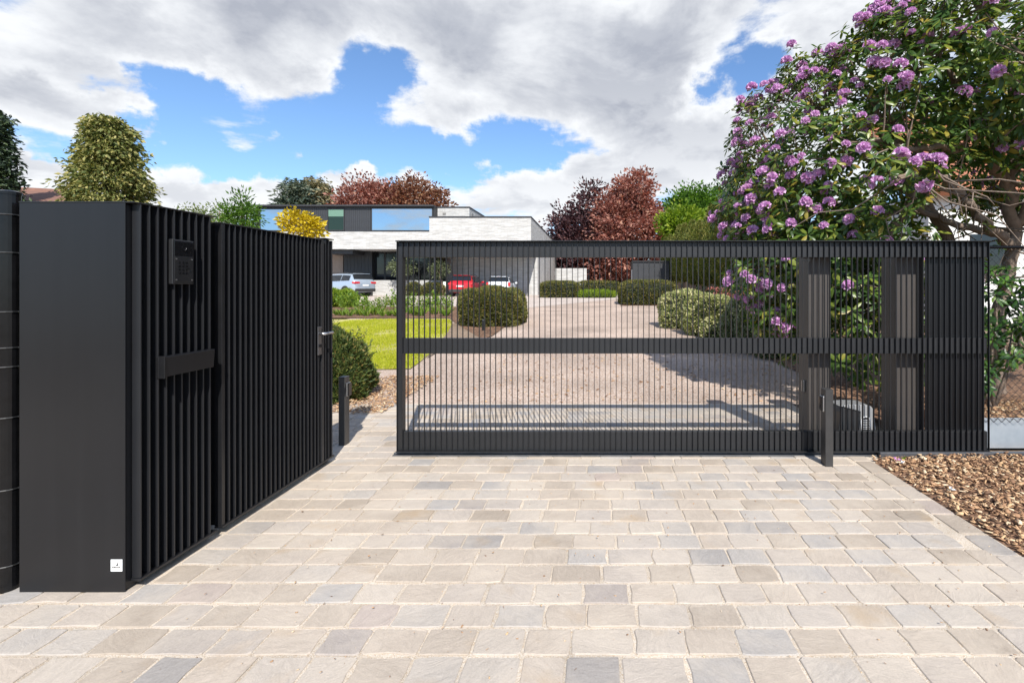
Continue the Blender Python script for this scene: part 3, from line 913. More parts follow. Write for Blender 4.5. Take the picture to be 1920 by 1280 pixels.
# intercom on the fins
ic = thing('intercom', 'black video intercom panel with camera and keypad on the finned pillar', 'intercom', (WALL_X + FD, 2.555, 1.55))
ya, yb = 2.490, 2.620
MB().box(WALL_X + FD - 0.004, WALL_X + FD + 0.018, ya, yb, 1.452, 1.682).build('housing', M['frame'], ic, bevel=0.003, segs=2)
xs = WALL_X + FD + 0.018
fp = MB().box(xs - 0.001, xs + 0.003, ya + 0.008, yb - 0.006, 1.598, 1.674).build('camera_window', M['glossblack'], ic, bevel=0.001)
cm = MB().cyl((xs + 0.002, 2.555, 1.640), (xs + 0.006, 2.555, 1.640), 0.015, 18).build('camera_lens', M['glossblack'], fp)
MB().tube([(xs + 0.0055, 2.555 + 0.011 * math.cos(a), 1.640 + 0.011 * math.sin(a)) for a in np.linspace(-1.5, 0.5, 9)], 0.0012, 5).build('lens_glint', M['chrome'], fp)  # chrome arc shaped as the glint on the lens
kp = MB().box(xs - 0.001, xs + 0.004, ya + 0.008, yb - 0.006, 1.462, 1.596).build('keypad_plate', M['coat_satin'], ic, bevel=0.001)
for sy in (ya + 0.018, yb - 0.016):
    for sz in (1.474, 1.582):
        MB().cyl((xs + 0.003, sy, sz), (xs + 0.006, sy, sz), 0.004, 8).build('screw', M['chrome'], kp)
for r_ in range(4):
    for c_ in range(3):
        yk, zk = 2.527 + c_ * 0.022, 1.563 - r_ * 0.018
        MB().cyl((xs + 0.0035, yk, zk), (xs + 0.0055, yk, zk), 0.0065, 10).build('key', M['glossblack'], kp)
MB().tube([(xs + 0.0045, 2.583 + 0.009 * math.cos(a), 1.527 + 0.009 * math.sin(a)) for a in np.linspace(0, 6.28, 13)], 0.0015, 5, False).build('bell_ring', M['glossblack'], kp)

# letter slot
lb = thing('letter_slot', 'black letterbox flap jutting from the fins below the intercom', 'letterbox', (WALL_X + FD, 2.56, 1.07))
za, zb = 0.985, 1.090
MB().box(WALL_X + FD - 0.003, WALL_X + FD + 0.010, 2.418, 2.748, za, zb).build('frame', M['coat_satin'], lb, bevel=0.0015)
MB().prism([(WALL_X + FD + 0.0115, 2.43, zb + 0.002), (WALL_X + FD + 0.036, 2.43, zb - 0.002), (WALL_X + FD + 0.030, 2.43, za + 0.004), (WALL_X + FD + 0.0115, 2.43, za + 0.004)], (0, 0.312, 0)).build('flap', M['coat'], lb, bevel=0.001)
MB().box(WALL_X + FD + 0.0095, WALL_X + FD + 0.04, 2.418, 2.424, za - 0.002, zb + 0.004).build('side_cheek', M['coat_satin'], lb, bevel=0.001)


# fence by the pillar
def chain_link(parent, x0, x1, y, z0, z1, cell, r, mat, teeth=False):
    mb = MB()
    w, h = x1 - x0, z1 - z0
    step = cell * math.sqrt(2)
    k = -h
    while k < w:
        for sgn in (1, -1):
            a = max(0.0, k); b = min(w, k + h)
            if b - a < 0.01: continue
            if sgn > 0: p, q = (x0 + a, z0 + (a - k)), (x0 + b, z0 + (b - k))
            else: p, q = (x0 + a, z1 - (a - k)), (x0 + b, z1 - (b - k))
            mb.tube([(p[0], y + sgn * r * 0.8, p[1]), (q[0], y + sgn * r * 0.8, q[1])], r, 5, False)
        k += step
    return mb.build('wire_mesh', mat, parent)


lfn = thing('mesh_fence', 'black chain-link fence with round steel post left of the black pillar', 'fence', (-2.80, 2.33, 0))
MB().cyl((-2.809, 2.33, 0), (-2.809, 2.33, 1.876), 0.040, 20).build('post', M['pipe'], lfn, smooth=False)
MB().tube([(-2.809, 2.33, 1.876), (-2.809, 2.33, 1.890), (-2.809, 2.33, 1.897)], [0.043, 0.043, 0.026], 20).build('post_cap', M['pipe'], lfn)
MB().cyl((-2.865, 2.335, 0.02), (-2.865, 2.335, 1.80), 0.008, 8).build('tension_bar', M['wire'], lfn)
for zt in (0.12, 0.48, 0.82, 1.06, 1.15, 1.32, 1.60, 1.78):
    MB().tube([(-2.809 + 0.043 * math.cos(a), 2.33 + 0.043 * math.sin(a), zt) for a in np.linspace(0, 6.28, 15)] + [(-2.87, 2.325, zt)], 0.0035, 5).build('wire_tie', M['wire'], lfn)
chain_link(lfn, -4.4, -2.86, 2.335, 0.03, 1.80, 0.042, 0.0019, M['wire'])
MB().cyl((-4.4, 2.335, 1.80), (-2.84, 2.335, 1.80), 0.012, 8).build('top_rail', M['wire'], lfn)
MB().box(-2.856, -2.848, 2.30, 2.32, 1.665, 1.74).build('white_tag', M['plate_white'], lfn)

# ------------------------------------------------------------------ sliding gate (at rest)
gx0, gx1 = -1.705, 3.33
sl = thing('sliding_gate', 'wide black sliding driveway gate of thin vertical fins on three rails', 'gate', (gx0, GATE_Y + 0.05, 0))
fy0 = GATE_Y + FD
zt = 1.83
def rail(name, z0, z1, x0=gx0, x1=gx1, y0=fy0, y1=fy0 + 0.05, mat='frame'):
    return MB().box(x0, x1, y0, y1, z0, z1).build(name, M[mat], sl, bevel=0.002)


rail('top_rail', 1.688, 1.818, gx0 + 0.053, gx1)
rail('middle_rail', 0.868, 0.998, gx0 + 0.053, gx1 - 0.005)
rail('bottom_rail', 0.045, 0.205, gx0 + 0.053, gx1 - 0.005)
rail('front_stile', 0.045, 1.818, gx0, gx0 + 0.052)
MB().box(gx0 - 0.001, gx1 + 0.001, GATE_Y - 0.001, fy0 + 0.051, 1.820, 1.828).build('top_plate', M['coat_satin'], sl, bevel=0.001)
MB().box(gx0, gx1, GATE_Y - 0.001, fy0 - 0.001, 0.040, 0.047).build('sill', M['coat_satin'], sl, bevel=0.001)
tail0 = W(1742, 0, fy0).x
MB().box(tail0, gx1 - 0.006, fy0 + 0.051, fy0 + 0.055, 0.05, 1.815).build('tail_panel', M['coat'], sl)
GFT, GFD = 0.005, 0.020
mf = fin_mesh('fin', GFT, GFD, 0.048, 1.819, 0.0008)
n = int((gx1 - gx0 - GFT) / PITCH)
for i in range(n + 1):
    link_mesh('fin', mf, None, sl, (GFT / 2 + i * (gx1 - gx0 - GFT) / n, GATE_Y + 0.020 + GFD / 2 - sl.location.y, 0))

# ground track under the gate
tr = thing('gate_track', 'dark steel ground track under the sliding gate, running on along the mulch', 'track', (0, 4.2, 0))
MB().box(-1.74, 6.5, GATE_Y + 0.02, GATE_Y + 0.10, -0.03, 0.010).build('base_plate', M['steel'], tr, bevel=0.001)
MB().box(-1.74, 6.5, GATE_Y + 0.045, GATE_Y + 0.062, 0.0105, 0.022).build('running_rail', M['steel'], tr, bevel=0.003)
MB().box(2.38, 6.5, GATE_Y - 0.018, GATE_Y + 0.018, -0.03, 0.045).build('edge_channel', M['steel'], tr, bevel=0.002)
for i in range(5):
    MB().cyl((2.9 + i * 0.55, GATE_Y - 0.022, 0.012), (2.9 + i * 0.55, GATE_Y - 0.017, 0.012), 0.008, 8).build('bolt', M['ink'], tr)


# guide posts behind the gate
def guide_post(px0, px1, y, depth, label):
    t = thing('guide_post', label, 'post', (W(px0, 0, y).x, y, 0), 'grey posts behind the sliding gate')
    a, b = W(px0, 0, y + depth).x, W(px1, 0, y).x
    a = a if a < b - 0.05 else b - 0.2
    MB().box(a, b, y, y + depth, 0.012, 1.80).build('shaft', M['post_grey'], t, bevel=0.003)
    MB().box(a - 0.05, b + 0.05, y - 0.02, y + depth + 0.03, -0.01, 0.012).build('foot_plate', M['steel'], t, bevel=0.001)
    return t, a


gp, ax = guide_post(1497, 1555, 4.30, 0.20, 'grey square guide post with small sensor, left of the gate motor')
gp2, _ = guide_post(1652, 1730, 4.30, 0.22, 'grey square guide post right of the gate motor, behind the fins')
MB().box(ax - 0.02, ax, 4.35, 4.39, 0.50, 0.60).build('sensor', M['chrome'], gp, bevel=0.003)
MB().box(ax - 0.055, ax + 0.012, 4.272, 4.299, 1.66, 1.80).build('guide_roller_bracket', M['steel'], gp, bevel=0.002)


# photocell bollards
def photo_post(x0, x1, y0, y1, h, side, label):
    t = thing('photocell_post', label, 'bollard', ((x0 + x1) / 2, (y0 + y1) / 2, 0), 'photocell posts at the gate')
    MB().box(x0, x1, y0, y1, -0.01, h).build('shaft', M['bollard'], t, bevel=0.003)
    MB().box(x0 - 0.001, x1 + 0.001, y0 - 0.001, y1 + 0.001, h, h + 0.004).build('cap', M['bollard'], t, bevel=0.001)
    xs = x0 if side < 0 else x1
    sc_ = sorted((xs, xs + side * 0.014)); sd = sorted((xs + side * 0.0145, xs + side * 0.026))
    h0 = h - 0.175
    MB().box(sc_[0], sc_[1], y0 + 0.014, y1 - 0.006, h0, h0 + 0.125).build('sensor_housing', M['chrome'], t, bevel=0.004, segs=2)
    MB().box(sd[0], sd[1], y0 + 0.018, y1 - 0.010, h0 + 0.004, h0 + 0.120).build('sensor_lens', M['glossblack'], t, bevel=0.004, segs=2)
    return t


a = W(1548, 875, 3.90)
photo_post(a.x, a.x + 0.062, 3.90, 3.985, 0.61, -1, 'short black photocell post in front of the sliding gate')
photo_post(-2.345, -2.285, 4.42, 4.50, 0.615, 1, 'short black photocell post just past the left wall, by the yew')

# gate motor
mt = thing('gate_motor', 'rounded grey gate motor with arched vent on the ground behind the gate', 'motor', (W(1608, 0, 4.4).x, 4.5, 0))
mx0, mx1 = W(1572, 0, 4.36).x, W(1643, 0, 4.36).x
mz = 0.385
prof = [(0.0, 0.0), (1.0, 0.0), (0.985, 0.35), (0.955, 0.72), (0.93, 0.86), (0.87, 0.95), (0.76, 0.985), (0.40, 1.0), (0.22, 0.975), (0.13, 0.90), (0.085, 0.76), (0.04, 0.40)]
w_ = mx1 - mx0
MB().prism([(mx0 + (0.36 + u * 0.64) * w_ if u < 0.36 else mx0 + u * w_ if u > 0.36 else mx0, 4.36, 0.075 + v * (mz - 0.075)) for u, v in
            [(0.30, 0.0), (1.0, 0.0), (0.985, 0.35), (0.955, 0.72), (0.93, 0.86), (0.87, 0.95), (0.76, 0.985), (0.40, 1.0), (0.36, 0.97), (0.355, 0.8), (0.34, 0.5)]], (0, 0.20, 0)).build('front_shell', M['motor'], mt, bevel=0.006, segs=2)
MB().prism([(mx0 + u * w_, 4.372, 0.075 + v * (mz - 0.08)) for u, v in prof], (0, 0.17, 0)).build('side_shell', M['motor_dark'], mt, bevel=0.005, segs=2)
MB().box(mx0 - 0.01, mx1 + 0.006, 4.37, 4.57, 0.0, 0.0745).build('base', M['motor_trim'], mt, bevel=0.003)
vx = mx0 + 0.72 * w_
arch = [(vx - 0.042, 4.358, 0.13)] + [(vx + 0.042 * -math.cos(a_), 4.358, 0.235 + 0.042 * math.sin(a_)) for a_ in np.linspace(0, math.pi, 11)] + [(vx + 0.042, 4.358, 0.13)]
MB().tube(arch, 0.006, 6).build('vent_arch', M['motor_trim'], mt, smooth=True)
MB().prism([(p[0] * 0.9 + vx * 0.1, 4.3575, p[2]) for p in arch], (0, 0.001, 0)).build('vent_recess', M['motor_dark'], mt)
for i in range(8):
    zz = 0.138 + i * 0.0155
    hw = 0.036 if zz < 0.235 else math.sqrt(max(0.0004, 0.036 ** 2 - (zz - 0.235) ** 2))
    MB().box(vx - hw, vx + hw, 4.3535, 4.357, zz, zz + 0.005).build('vent_slat', M['motor_trim'], mt)
MB().box(vx - 0.09, vx + 0.045, 4.350, 4.358, 0.098, 0.122).build('release_bar', M['ink'], mt, bevel=0.001)

# right: fence, galvanised bed edge
rf = thing('mesh_fence', 'dark chain-link fence with top rail right of the sliding gate', 'fence', (3.4, 4.42, 0))
chain_link(rf, 3.40, 5.2, 4.42, 0.235, 1.79, 0.05, 0.0017, M['wire'])
MB().cyl((3.34, 4.42, 1.795), (6.2, 4.42, 1.795), 0.014, 10).build('top_rail', M['pipe'], rf, smooth=True)
MB().cyl((3.37, 4.44, 0), (3.37, 4.44, 1.82), 0.025, 14).build('post', M['pipe'], rf)
tm = MB()
xx = 3.40
while xx < 5.1:
    tm.tube([(xx, 4.405, 0.25), (xx + 0.035, 4.405, 0.215), (xx + 0.07, 4.405, 0.25)], 0.0028, 5)
    xx += 0.072
tm.build('bottom_selvage', M['wire'], rf)
ge = thing('bed_edging', 'galvanised sheet edging holding the raised bed right of the gate', 'edging', (4, 4.45, 0))
for i in range(3):
    x_ = 3.39 + i * 0.95
    MB().box(x_, x_ + 0.943, 4.44, 4.446, -0.03, 0.245).build('sheet', M['galv'], ge, bevel=0.001)
rbed = MB()
rbed.add([(3.36, 4.45, 0.20), (6.6, 4.45, 0.20), (6.6, 5.6, 0.24), (3.36, 5.6, 0.16)], [(0, 1, 2, 3)])
rbed.add([(3.36, 4.45, -0.05), (3.36, 5.6, -0.05), (3.36, 5.6, 0.16), (3.36, 4.45, 0.20)], [(0, 1, 2, 3)])
o = rbed.build('raised_bed', M['mulch']); tag(o, kind='structure')

# ------------------------------------------------------------------ bark mulch in the right foreground
drape('mulch_strip', [(PAVE_X1 - 0.125, -2.5), (7, -2.5), (7, GATE_Y + 0.02), (PAVE_X1 - 0.01, GATE_Y + 0.02), (PAVE_X1 - 0.125, 4.0)], -0.004, M['mulch'])


def chips(name, xr, yr, n, rng, zf, lmin=0.012, lmax=0.05):
    x = rng.uniform(*xr, n); y = rng.uniform(*yr, n)
    P = np.stack([x, y, zf(x, y) + np.abs(rng.normal(0, 0.010, n))], 1)
    a = rng.uniform(0, 6.283, n)
    D = unit(np.stack([np.cos(a), np.sin(a), rng.normal(0, 0.28, n)], 1))
    S = unit(np.cross(D, np.array([0, 0, 1.0]) + rng.normal(0, 0.35, (n, 3)))); Nn = np.cross(S, D)
    L = (rng.uniform(0, 1, n) ** 2.2 * (lmax - lmin) + lmin)[:, None]
    Wd = L * rng.uniform(0.25, 0.7, n)[:, None]; Th = np.minimum(0.006, Wd * 0.3)
    corners = []
    for sz in (-1, 1):
        for (u, w) in ((-0.5, -0.5), (0.5, -0.32), (0.42, 0.5), (-0.5, 0.35)):
            corners.append(P + D * L * u + S * Wd * w + Nn * Th * 0.5 * sz)
    V = np.stack(corners, 1).reshape(-1, 3)
    q = np.array([(0, 3, 2, 1), (4, 5, 6, 7), (0, 1, 5, 4), (1, 2, 6, 5), (2, 3, 7, 6), (3, 0, 4, 7)])
    T = (np.arange(n)[:, None, None] * 8 + q[None]).reshape(-1, 4)
    o = link_mesh(name, np_mesh(name, V, T), M['chip'])
    tag(o, kind='stuff')
    return o


crng = np.random.default_rng(21)
cz = lambda x, y: 0.004 + 0.02 * np.clip((x - PAVE_X1) / 0.6, 0, 1)
o = chips('bark_chips', (PAVE_X1 - 0.115, 5.4), (1.9, GATE_Y - 0.02), 15000, crng, cz)
tag(o, 'loose brown bark chips covering the strip right of the paving', 'bark chips')
o = chips('bark_chips', (3.4, 5.6), (4.47, 5.3), 3500, crng, lambda x, y: 0.20 + 0 * x)
tag(o, 'loose bark chips on the raised bed behind the galvanised edging', 'bark chips')
o = chips('bark_chips', (-3.3, -2.45), (5.5, 7.6), 2600, crng, lambda x, y: np.vectorize(gz)(y) + 0.012)
tag(o, 'scattered bark chips around the yew bush by the left post', 'bark chips')

# ------------------------------------------------------------------ the house
HY = 36.0
hx = lambda p, y=HY: (p - CX) * y / F
hz = lambda p, y=HY: H - (p - CY) * y / F
ho = thing('modern_house', 'low modern house of white brick and black cladding at the end of the drive', 'house', (-12, 40, ZH))
zS, zB, zT, zR = hz(467), hz(434.5), hz(408.5), hz(386)
xL, xC = hx(484), hx(996)                      # left end, carport corner
xG = hx(838, 39.9)
MB().box(xL, hx(806) - 0.001, HY, 47, zS, zB).build('brick_band', M['brick'], ho)
MB().box(hx(806), xC, HY - 0.12, 58, zS - 0.001, zT).build('carport_volume', M['brick'], ho)
MB().box(hx(806) - 0.03, xC + 0.03, HY - 0.16, 58.03, zT + 0.001, zT + 0.10).build('roof_trim', M['capmetal'], ho)
MB().box(hx(813), hx(880, 36.9), 36.9, 52, zT + 0.101, zR).build('upper_brick_volume', M['brick'], ho)
MB().box(hx(813) - 0.02, hx(880, 36.9) + 0.03, 36.86, 52.03, zR + 0.001, zR + 0.09).build('roof_trim', M['capmetal'], ho)
MB().box(hx(826) - 0.12, hx(826) + 0.12, 36.86, 36.899, hz(402, 36.9), hz(399, 36.9)).build('vent', M['ink_grey'], ho)
MB().box(hx(880, 36.9) + 0.002, hx(880, 36.9) + 0.03, 37.6, 37.95, zT + 0.2, zR - 0.3).build('downpipe', M['ink_grey'], ho)
# upper black storey
uy = HY + 0.12
MB().box(xL, hx(812.5), uy, 46, zB + 0.001, zR - 0.06).build('upper_wall', M['clad_dark'], ho)
MB().box(xL - 0.15, hx(812.9), uy - 0.25, 46.1, zR - 0.059, zR + 0.07).build('roof_slab', M['capmetal'], ho)
MB().box(xL - 0.14, xL - 0.002, uy - 0.22, 46, zB + 0.001, zR - 0.06).build('end_fin', M['clad'], ho)


def boards(p0, p1, y, z0, z1, w=0.16, mat='clad'):
    x = hx(p0, y); xe = hx(p1, y)
    n = max(1, round((xe - x) / w)); w = (xe - x) / n
    me = None
    for i in range(n):
        if me is None:
            o = MB().box(x, x + w - 0.012, y - 0.025, y - 0.001, z0, z1).build('cladding_board', M[mat], ho)
            me = o.data
        else:
            o2 = link_mesh('cladding_board', me, None, ho, (i * w, 0, 0))


boards(546, 614, uy, zB + 0.04, zR - 0.08)
boards(647, 695, uy, zB + 0.04, zR - 0.08)


def window(p0, p1, q0, q1, y, mat, frame='capmetal', bars=(), blind=None):
    x0, x1, z1, z0 = hx(p0, y), hx(p1, y), hz(q0, y), hz(q1, y)
    t = 0.07
    mb = MB()
    mb.box(x0, x1, y - 0.06, y - 0.002, z1 - t, z1).box(x0, x1, y - 0.06, y - 0.002, z0, z0 + t)
    mb.box(x0, x0 + t, y - 0.06, y - 0.002, z0 + t, z1 - t).box(x1 - t, x1, y - 0.06, y - 0.002, z0 + t, z1 - t)
    for b in bars:
        xb = hx(b, y)
        mb.box(xb - 0.04, xb + 0.04, y - 0.055, y - 0.002, z0 + t, z1 - t)
    fr = mb.build('window', M[frame], ho)
    MB().box(x0 + t, x1 - t, y - 0.03, y - 0.003, z0 + t, z1 - t).build('pane', M[mat], fr)
    if blind:
        MB().box(x0 + t, x1 - t, y - 0.036, y - 0.031, hz(blind, y), z1 - t).build('blind', M['blind'], fr)


window(486, 545, 391, 433.5, uy, 'glass')
window(614.5, 646.5, 391, 433, uy, 'glass_green', blind=406)
window(696, 812, 390, 433.5, uy, 'glass')
# ground floor
MB().box(xG, xC - 0.001, 39.9, 58, ZH - 0.05, zS - 0.002).build('carport_back_wall', M['brick_shaded'], ho)
MB().box(xC - 0.6, xC, 39.88, 58.01, ZH - 0.05, zS - 0.003).build('side_wall', M['brick'], ho)
PY = 37.8
zP = hz(526.5, PY)
MB().box(hx(699, PY), xG + 0.2, PY, PY + 0.35, ZH - 0.05, zP).build('plinth_wall', M['brick'], ho)
MB().box(hx(699, PY) - 0.02, xG + 0.22, PY - 0.02, PY + 0.37, zP + 0.001, zP + 0.04).build('plinth_coping', M['render'], ho)
GYY = 38.6
MB().box(hx(690, GYY), xG, GYY + 0.06, GYY + 0.3, ZH, zS - 0.003).build('entrance_wall', M['clad_dark'], ho)
for p0, p1 in ((700, 722), (722.5, 766), (766.5, 808), (808.5, 838)):
    window(p0, p1, 470, 528, GYY + 0.05, 'glass_dark')
MB().box(hx(484), hx(644, 38.0), 38.6, 46, ZH - 0.05, zS - 0.004).build('left_ground_wall', M['brick'], ho)
MB().box(hx(645, 38.2), hx(698, 38.2), 38.2, 38.7, ZH - 0.05, zS - 0.004).build('cladding_block', M['clad_dark'], ho)
boards(645, 698, 38.2, ZH, zS - 0.02, 0.28)
dr = MB().box(hx(600, 38.4), hx(643, 38.4), 38.4, 38.59, ZH, hz(475, 38.4)).build('entrance_door', M['wood'], ho)
MB().box(hx(600, 35.6), hx(651, 35.6), 36.4, 38.3, hz(475, 36), hz(463.5, 36) - 0.02).build('canopy', M['clad'], ho)
for px in (815.5, 990.5):
    MB().box(hx(px) - 0.05, hx(px) + 0.05, 35.9, 36.0, ZH - 0.03, zS - 0.002).build('column', M['clad_dark'], ho)

# garden walls and shed beyond
gw = MB().box(hx(1041, 47), hx(1100, 47), 47, 47.4, ZH - 0.05, hz(503, 47)).build('garden_wall', M['brick'])
tag(gw, 'low white brick garden wall right of the carport', 'wall')
sh = thing('garden_shed', 'dark grey flat-roofed garden shed behind the right hedge', 'shed', (hx(1220, 40), 40, ZH))
MB().box(hx(1187, 40), hx(1255, 40), 40, 43, ZH - 0.03, hz(491, 40)).build('wall', M['clad'], sh)
MB().box(hx(1185.5, 40), hx(1255.5, 40), 39.9, 43.1, hz(491, 40) + 0.001, hz(489, 40)).build('roof', M['capmetal'], sh)
MB().box(hx(1187, 40) - 0.03, hx(1187, 40) - 0.002, 40.5, 41.6, ZH, ZH + 2.1).build('door', M['render'], sh)

# neighbours
n1 = thing('neighbour_house', 'neighbouring house with brown tiled roof beyond the black pillar', 'house', (-55, 50, 0.7))
MB().box(-75, -52.2, 46, 56, 0.5, 8.0).build('wall', M['cream'], n1)
MB().prism([(-76, 45.5, 8.001), (-49.0, 45.5, 8.9), (-53.5, 51, 11.2), (-72, 51, 12.2)], (0, 0.02, 0.25)).build('roof', M['browntile'], n1)
n2 = thing('neighbour_house', 'white neighbouring house with terracotta roof half hidden by the rhododendron', 'house', (14, 18, 0.3))
MB().box(11.2, 21, 16.5, 24, 0.2, 4.6).build('wall', M['render'], n2)
rf_ = MB().prism([(10.6, 16.0, 4.55), (22, 16.0, 4.55), (22, 20.2, 8.4), (10.6, 20.2, 8.4)], (0, 0.1, -0.12)).build('roof', M['terracotta'], n2)
tl = MB()
tv = Vector((0, 4.2, 3.85)); tn = Vector((0, -3.85, 4.2)).normalized()
for r_ in range(14):
    for c_ in range(34):
        o_ = Vector((10.6 + c_ * 0.335, 16.0, 4.55)) + tv * (r_ / 14.0)
        e = tv / 14.0 * 1.12
        a0, a1, a2 = o_ + tn * 0.03, o_ + Vector((0.16, 0, 0)) + tn * 0.09, o_ + Vector((0.32, 0, 0)) + tn * 0.03
        tl.add([a0, a1, a2, a0 + e - tn * 0.02, a1 + e - tn * 0.02, a2 + e - tn * 0.02], [(0, 1, 4, 3), (1, 2, 5, 4), (0, 2, 1)])
o = tl.build('roof_tiles', M['terracotta'], rf_); tag(o, kind='stuff')
wn_ = MB().box(12.6, 13.8, 16.45, 16.498, 1.8, 3.2).build('window', M['glass_dark'], n2)


# ------------------------------------------------------------------ cars
def make_car(label, paint, Lc, Wc, Hc, lights, loc, rz, suv=False):
    t = thing('parked_car', label, 'car', (0, 0, 0), 'cars parked by the house')
    fl, fw, fh = Lc / 4.1, Wc / 1.72, Hc / 1.49
    st = [(0.0, .70, .36, .80, .66, .83), (.05, .82, .28, .88, .75, .92), (.16, .86, .25, .95, .76, 1.02), (.48, .86, .22, .96, .63, 1.43),
          (1.2, .86, .22, .94, .62, 1.49), (2.2, .86, .22, .92, .61, 1.475), (2.75, .86, .22, .91, .63, 1.37), (3.35, .85, .22, .90, .72, .96),
          (3.9, .78, .24, .78, .66, .81), (4.1, .62, .32, .66, .50, .69)]
    if suv:
        st[2] = (.12, .86, .25, .97, .77, 1.04); st[3] = (.36, .86, .22, .97, .68, 1.42); st[6] = (2.6, .86, .22, .93, .63, 1.40)
    st = [(a * fl, b * fw, c * (1.15 if suv else 1), d * fh, e * fw, f * fh) for a, b, c, d, e, f in st]

    def ring(s):
        y, wb, zb, zl, wr, zr = s
        h = [(wb * .9, zb), (wb, zb + .14), (wb, (zb + zl) / 2 + .06), (wb * .985, zl), (wr, zl + (zr - zl) * .86), (wr * .8, zr)]
        return [Vector((x, y, z)) for x, z in h] + [Vector((-x, y, z)) for x, z in h[::-1]]
    R = [ring(s) for s in st]
    mb = MB(); nr = 12
    mb.v = [tuple(v) for r in R for v in r]
    for i in range(len(R) - 1):
        for k in range(nr):
            a, b = i * nr + k, i * nr + (k + 1) % nr
            mb.f.append((a, b, b + nr, a + nr))
    mb.f.append(tuple(range(nr))[::-1]); mb.f.append(tuple(range((len(R) - 1) * nr, len(R) * nr)))
    body = mb.build('body', M[paint], t, smooth=True)
    mod = body.modifiers.new('soften', 'SUBSURF'); mod.levels = 1; mod.render_levels = 1

    def panel(p00, p10, p11, p01, u0, u1, v0, v1, name, mat, off=0.012):
        def P(u, v): return (p00 * (1 - u) + p10 * u) * (1 - v) + (p01 * (1 - u) + p11 * u) * v
        q = [P(u0, v0), P(u1, v0), P(u1, v1), P(u0, v1)]
        nn = (q[1] - q[0]).cross(q[3] - q[0]).normalized()
        cen = sum(q, Vector()) / 4
        if nn.dot(cen - Vector((0, cen.y, 0.8))) < 0: nn = -nn
        return MB().prism([p + nn * -0.02 for p in q], nn * (0.02 + off)).build(name, M[mat], t)
    panel(R[2][6], R[2][5], R[3][5], R[3][6], -0.12, 1.12, 0.14, 0.93, 'rear_window', 'car_glass', 0.02)
    panel(R[6][6], R[6][5], R[7][5], R[7][6], -0.10, 1.10, 0.05, 0.85, 'windscreen', 'car_glass', 0.02)
    for sd in (0, 1):
        a, b = (3, 4) if sd == 0 else (8, 7)
        panel(R[3][a], R[4][a], R[4][b], R[3][b], 0.15, 0.94, 0.12, 0.86, 'side_window', 'car_glass', 0.02)
        panel(R[4][a], R[5][a], R[5][b], R[4][b], 0.02, 0.97, 0.10, 0.86, 'side_window', 'car_glass', 0.02)
        panel(R[5][a], R[6][a], R[6][b], R[5][b], 0.02, 0.95, 0.10, 0.84, 'side_window', 'car_glass', 0.02)
    w = st[2][1]
    for sd in (-1, 1):
        if lights == 'tall':
            lt = MB().box(*sorted((sd * w * .80, sd * w * .99)), 0.01, 0.26, .74 * fh, 1.02 * fh)
        else:
            lt = MB().box(*sorted((sd * w * .50, sd * w * .99)), 0.01, 0.28, .80 * fh, .93 * fh)
        lt.build('tail_light', M['tail'], t, bevel=0.02)
    MB().box(-w * .9, w * .9, -0.02, 0.24, .30 * fh, .50 * fh).build('rear_bumper', M['car_black' if suv or paint == 'car_red' else paint], t, bevel=0.03, segs=2)
    MB().box(-.26, .26, -0.008, 0.03, .66 * fh, .76 * fh).build('number_plate', M['plate_white'], t, bevel=0.004)
    if lights == 'tall':
        MB().box(-.15, .15, st[3][0] - 0.05, st[3][0] + .05, st[3][5] - 0.02, st[3][5] + 0.03).build('brake_light', M['tail'], t, bevel=0.01)
    MB().box(-w * .68, w * .68, st[3][0] - 0.12, st[3][0] + 0.1, st[3][5] - 0.005, st[3][5] + 0.03).build('roof_spoiler', M[paint], t, bevel=0.012)
    if lights != 'tall':
        for sd in (-1, 1):
            MB().tube([(sd * st[4][4] * .92, .7 * fl, 1.45 * fh), (sd * st[4][4] * .92, 1.0 * fl, 1.515 * fh), (sd * st[4][4] * .92, 2.0 * fl, 1.515 * fh), (sd * st[4][4] * .92, 2.4 * fl, 1.43 * fh)], 0.02, 6).build('roof_rail', M['car_black'], t)
    for sd in (-1, 1):
        MB().box(*sorted((sd * w * .98, sd * (w + .18))), 2.75 * fl, 2.88 * fl, .93 * fh, 1.07 * fh).build('door_mirror', M[paint], t, bevel=0.03, segs=2)
    rw = .37 if suv else .31
    for yy in (.78 * fl, 3.32 * fl):
        for sd in (-1, 1):
            x0, x1 = sd * (w - .20), sd * (w + .012)
            MB().cyl((sd * (w - .24), yy, rw), (sd * (w + .004), yy, rw), rw * 1.10, 24).build('wheel_arch', M['car_black'], t)
            ty = MB().cyl((x0, yy, rw), (x1, yy, rw), rw, 24).build('tyre', M['tyre'], t, bevel=0.0)
            MB().cyl((sd * (w - .05), yy, rw), (x1 + sd * 0.006, yy, rw), rw * .66, 18).build('rim', M['rim'], ty)
    t.location = loc; t.rotation_euler.z = rz
    return t


make_car('white hatchback seen from behind in the carport', 'car_white', 4.1, 1.72, 1.49, 'tall', (hx(934, 35), 35.0, gz(35) + 0.002), math.radians(2))
make_car('red crossover car parked left of the white hatchback', 'car_red', 4.25, 1.76, 1.58, 'wide', (hx(862.5, 35), 35.0, gz(35) + 0.002), math.radians(0))
make_car('silver blue SUV parked before the dark entrance cladding', 'car_silver', 4.85, 1.95, 1.70, 'wide', (-16.7, 35.2, gz(35.2) + 0.002), math.radians(68), True)

# ------------------------------------------------------------------ grass of the lawn
grng = np.random.default_rng(3)


def in_poly(x, y, poly):
    inside = np.zeros(len(x), bool)
    j = len(poly) - 1
    for i in range(len(poly)):
        xi, yi = poly[i]; xj, yj = poly[j]
        c = ((yi > y) != (yj > y)) & (x < (xj - xi) * (y - yi) / (yj - yi + 1e-12) + xi)
        inside ^= c
        j = i
    return inside


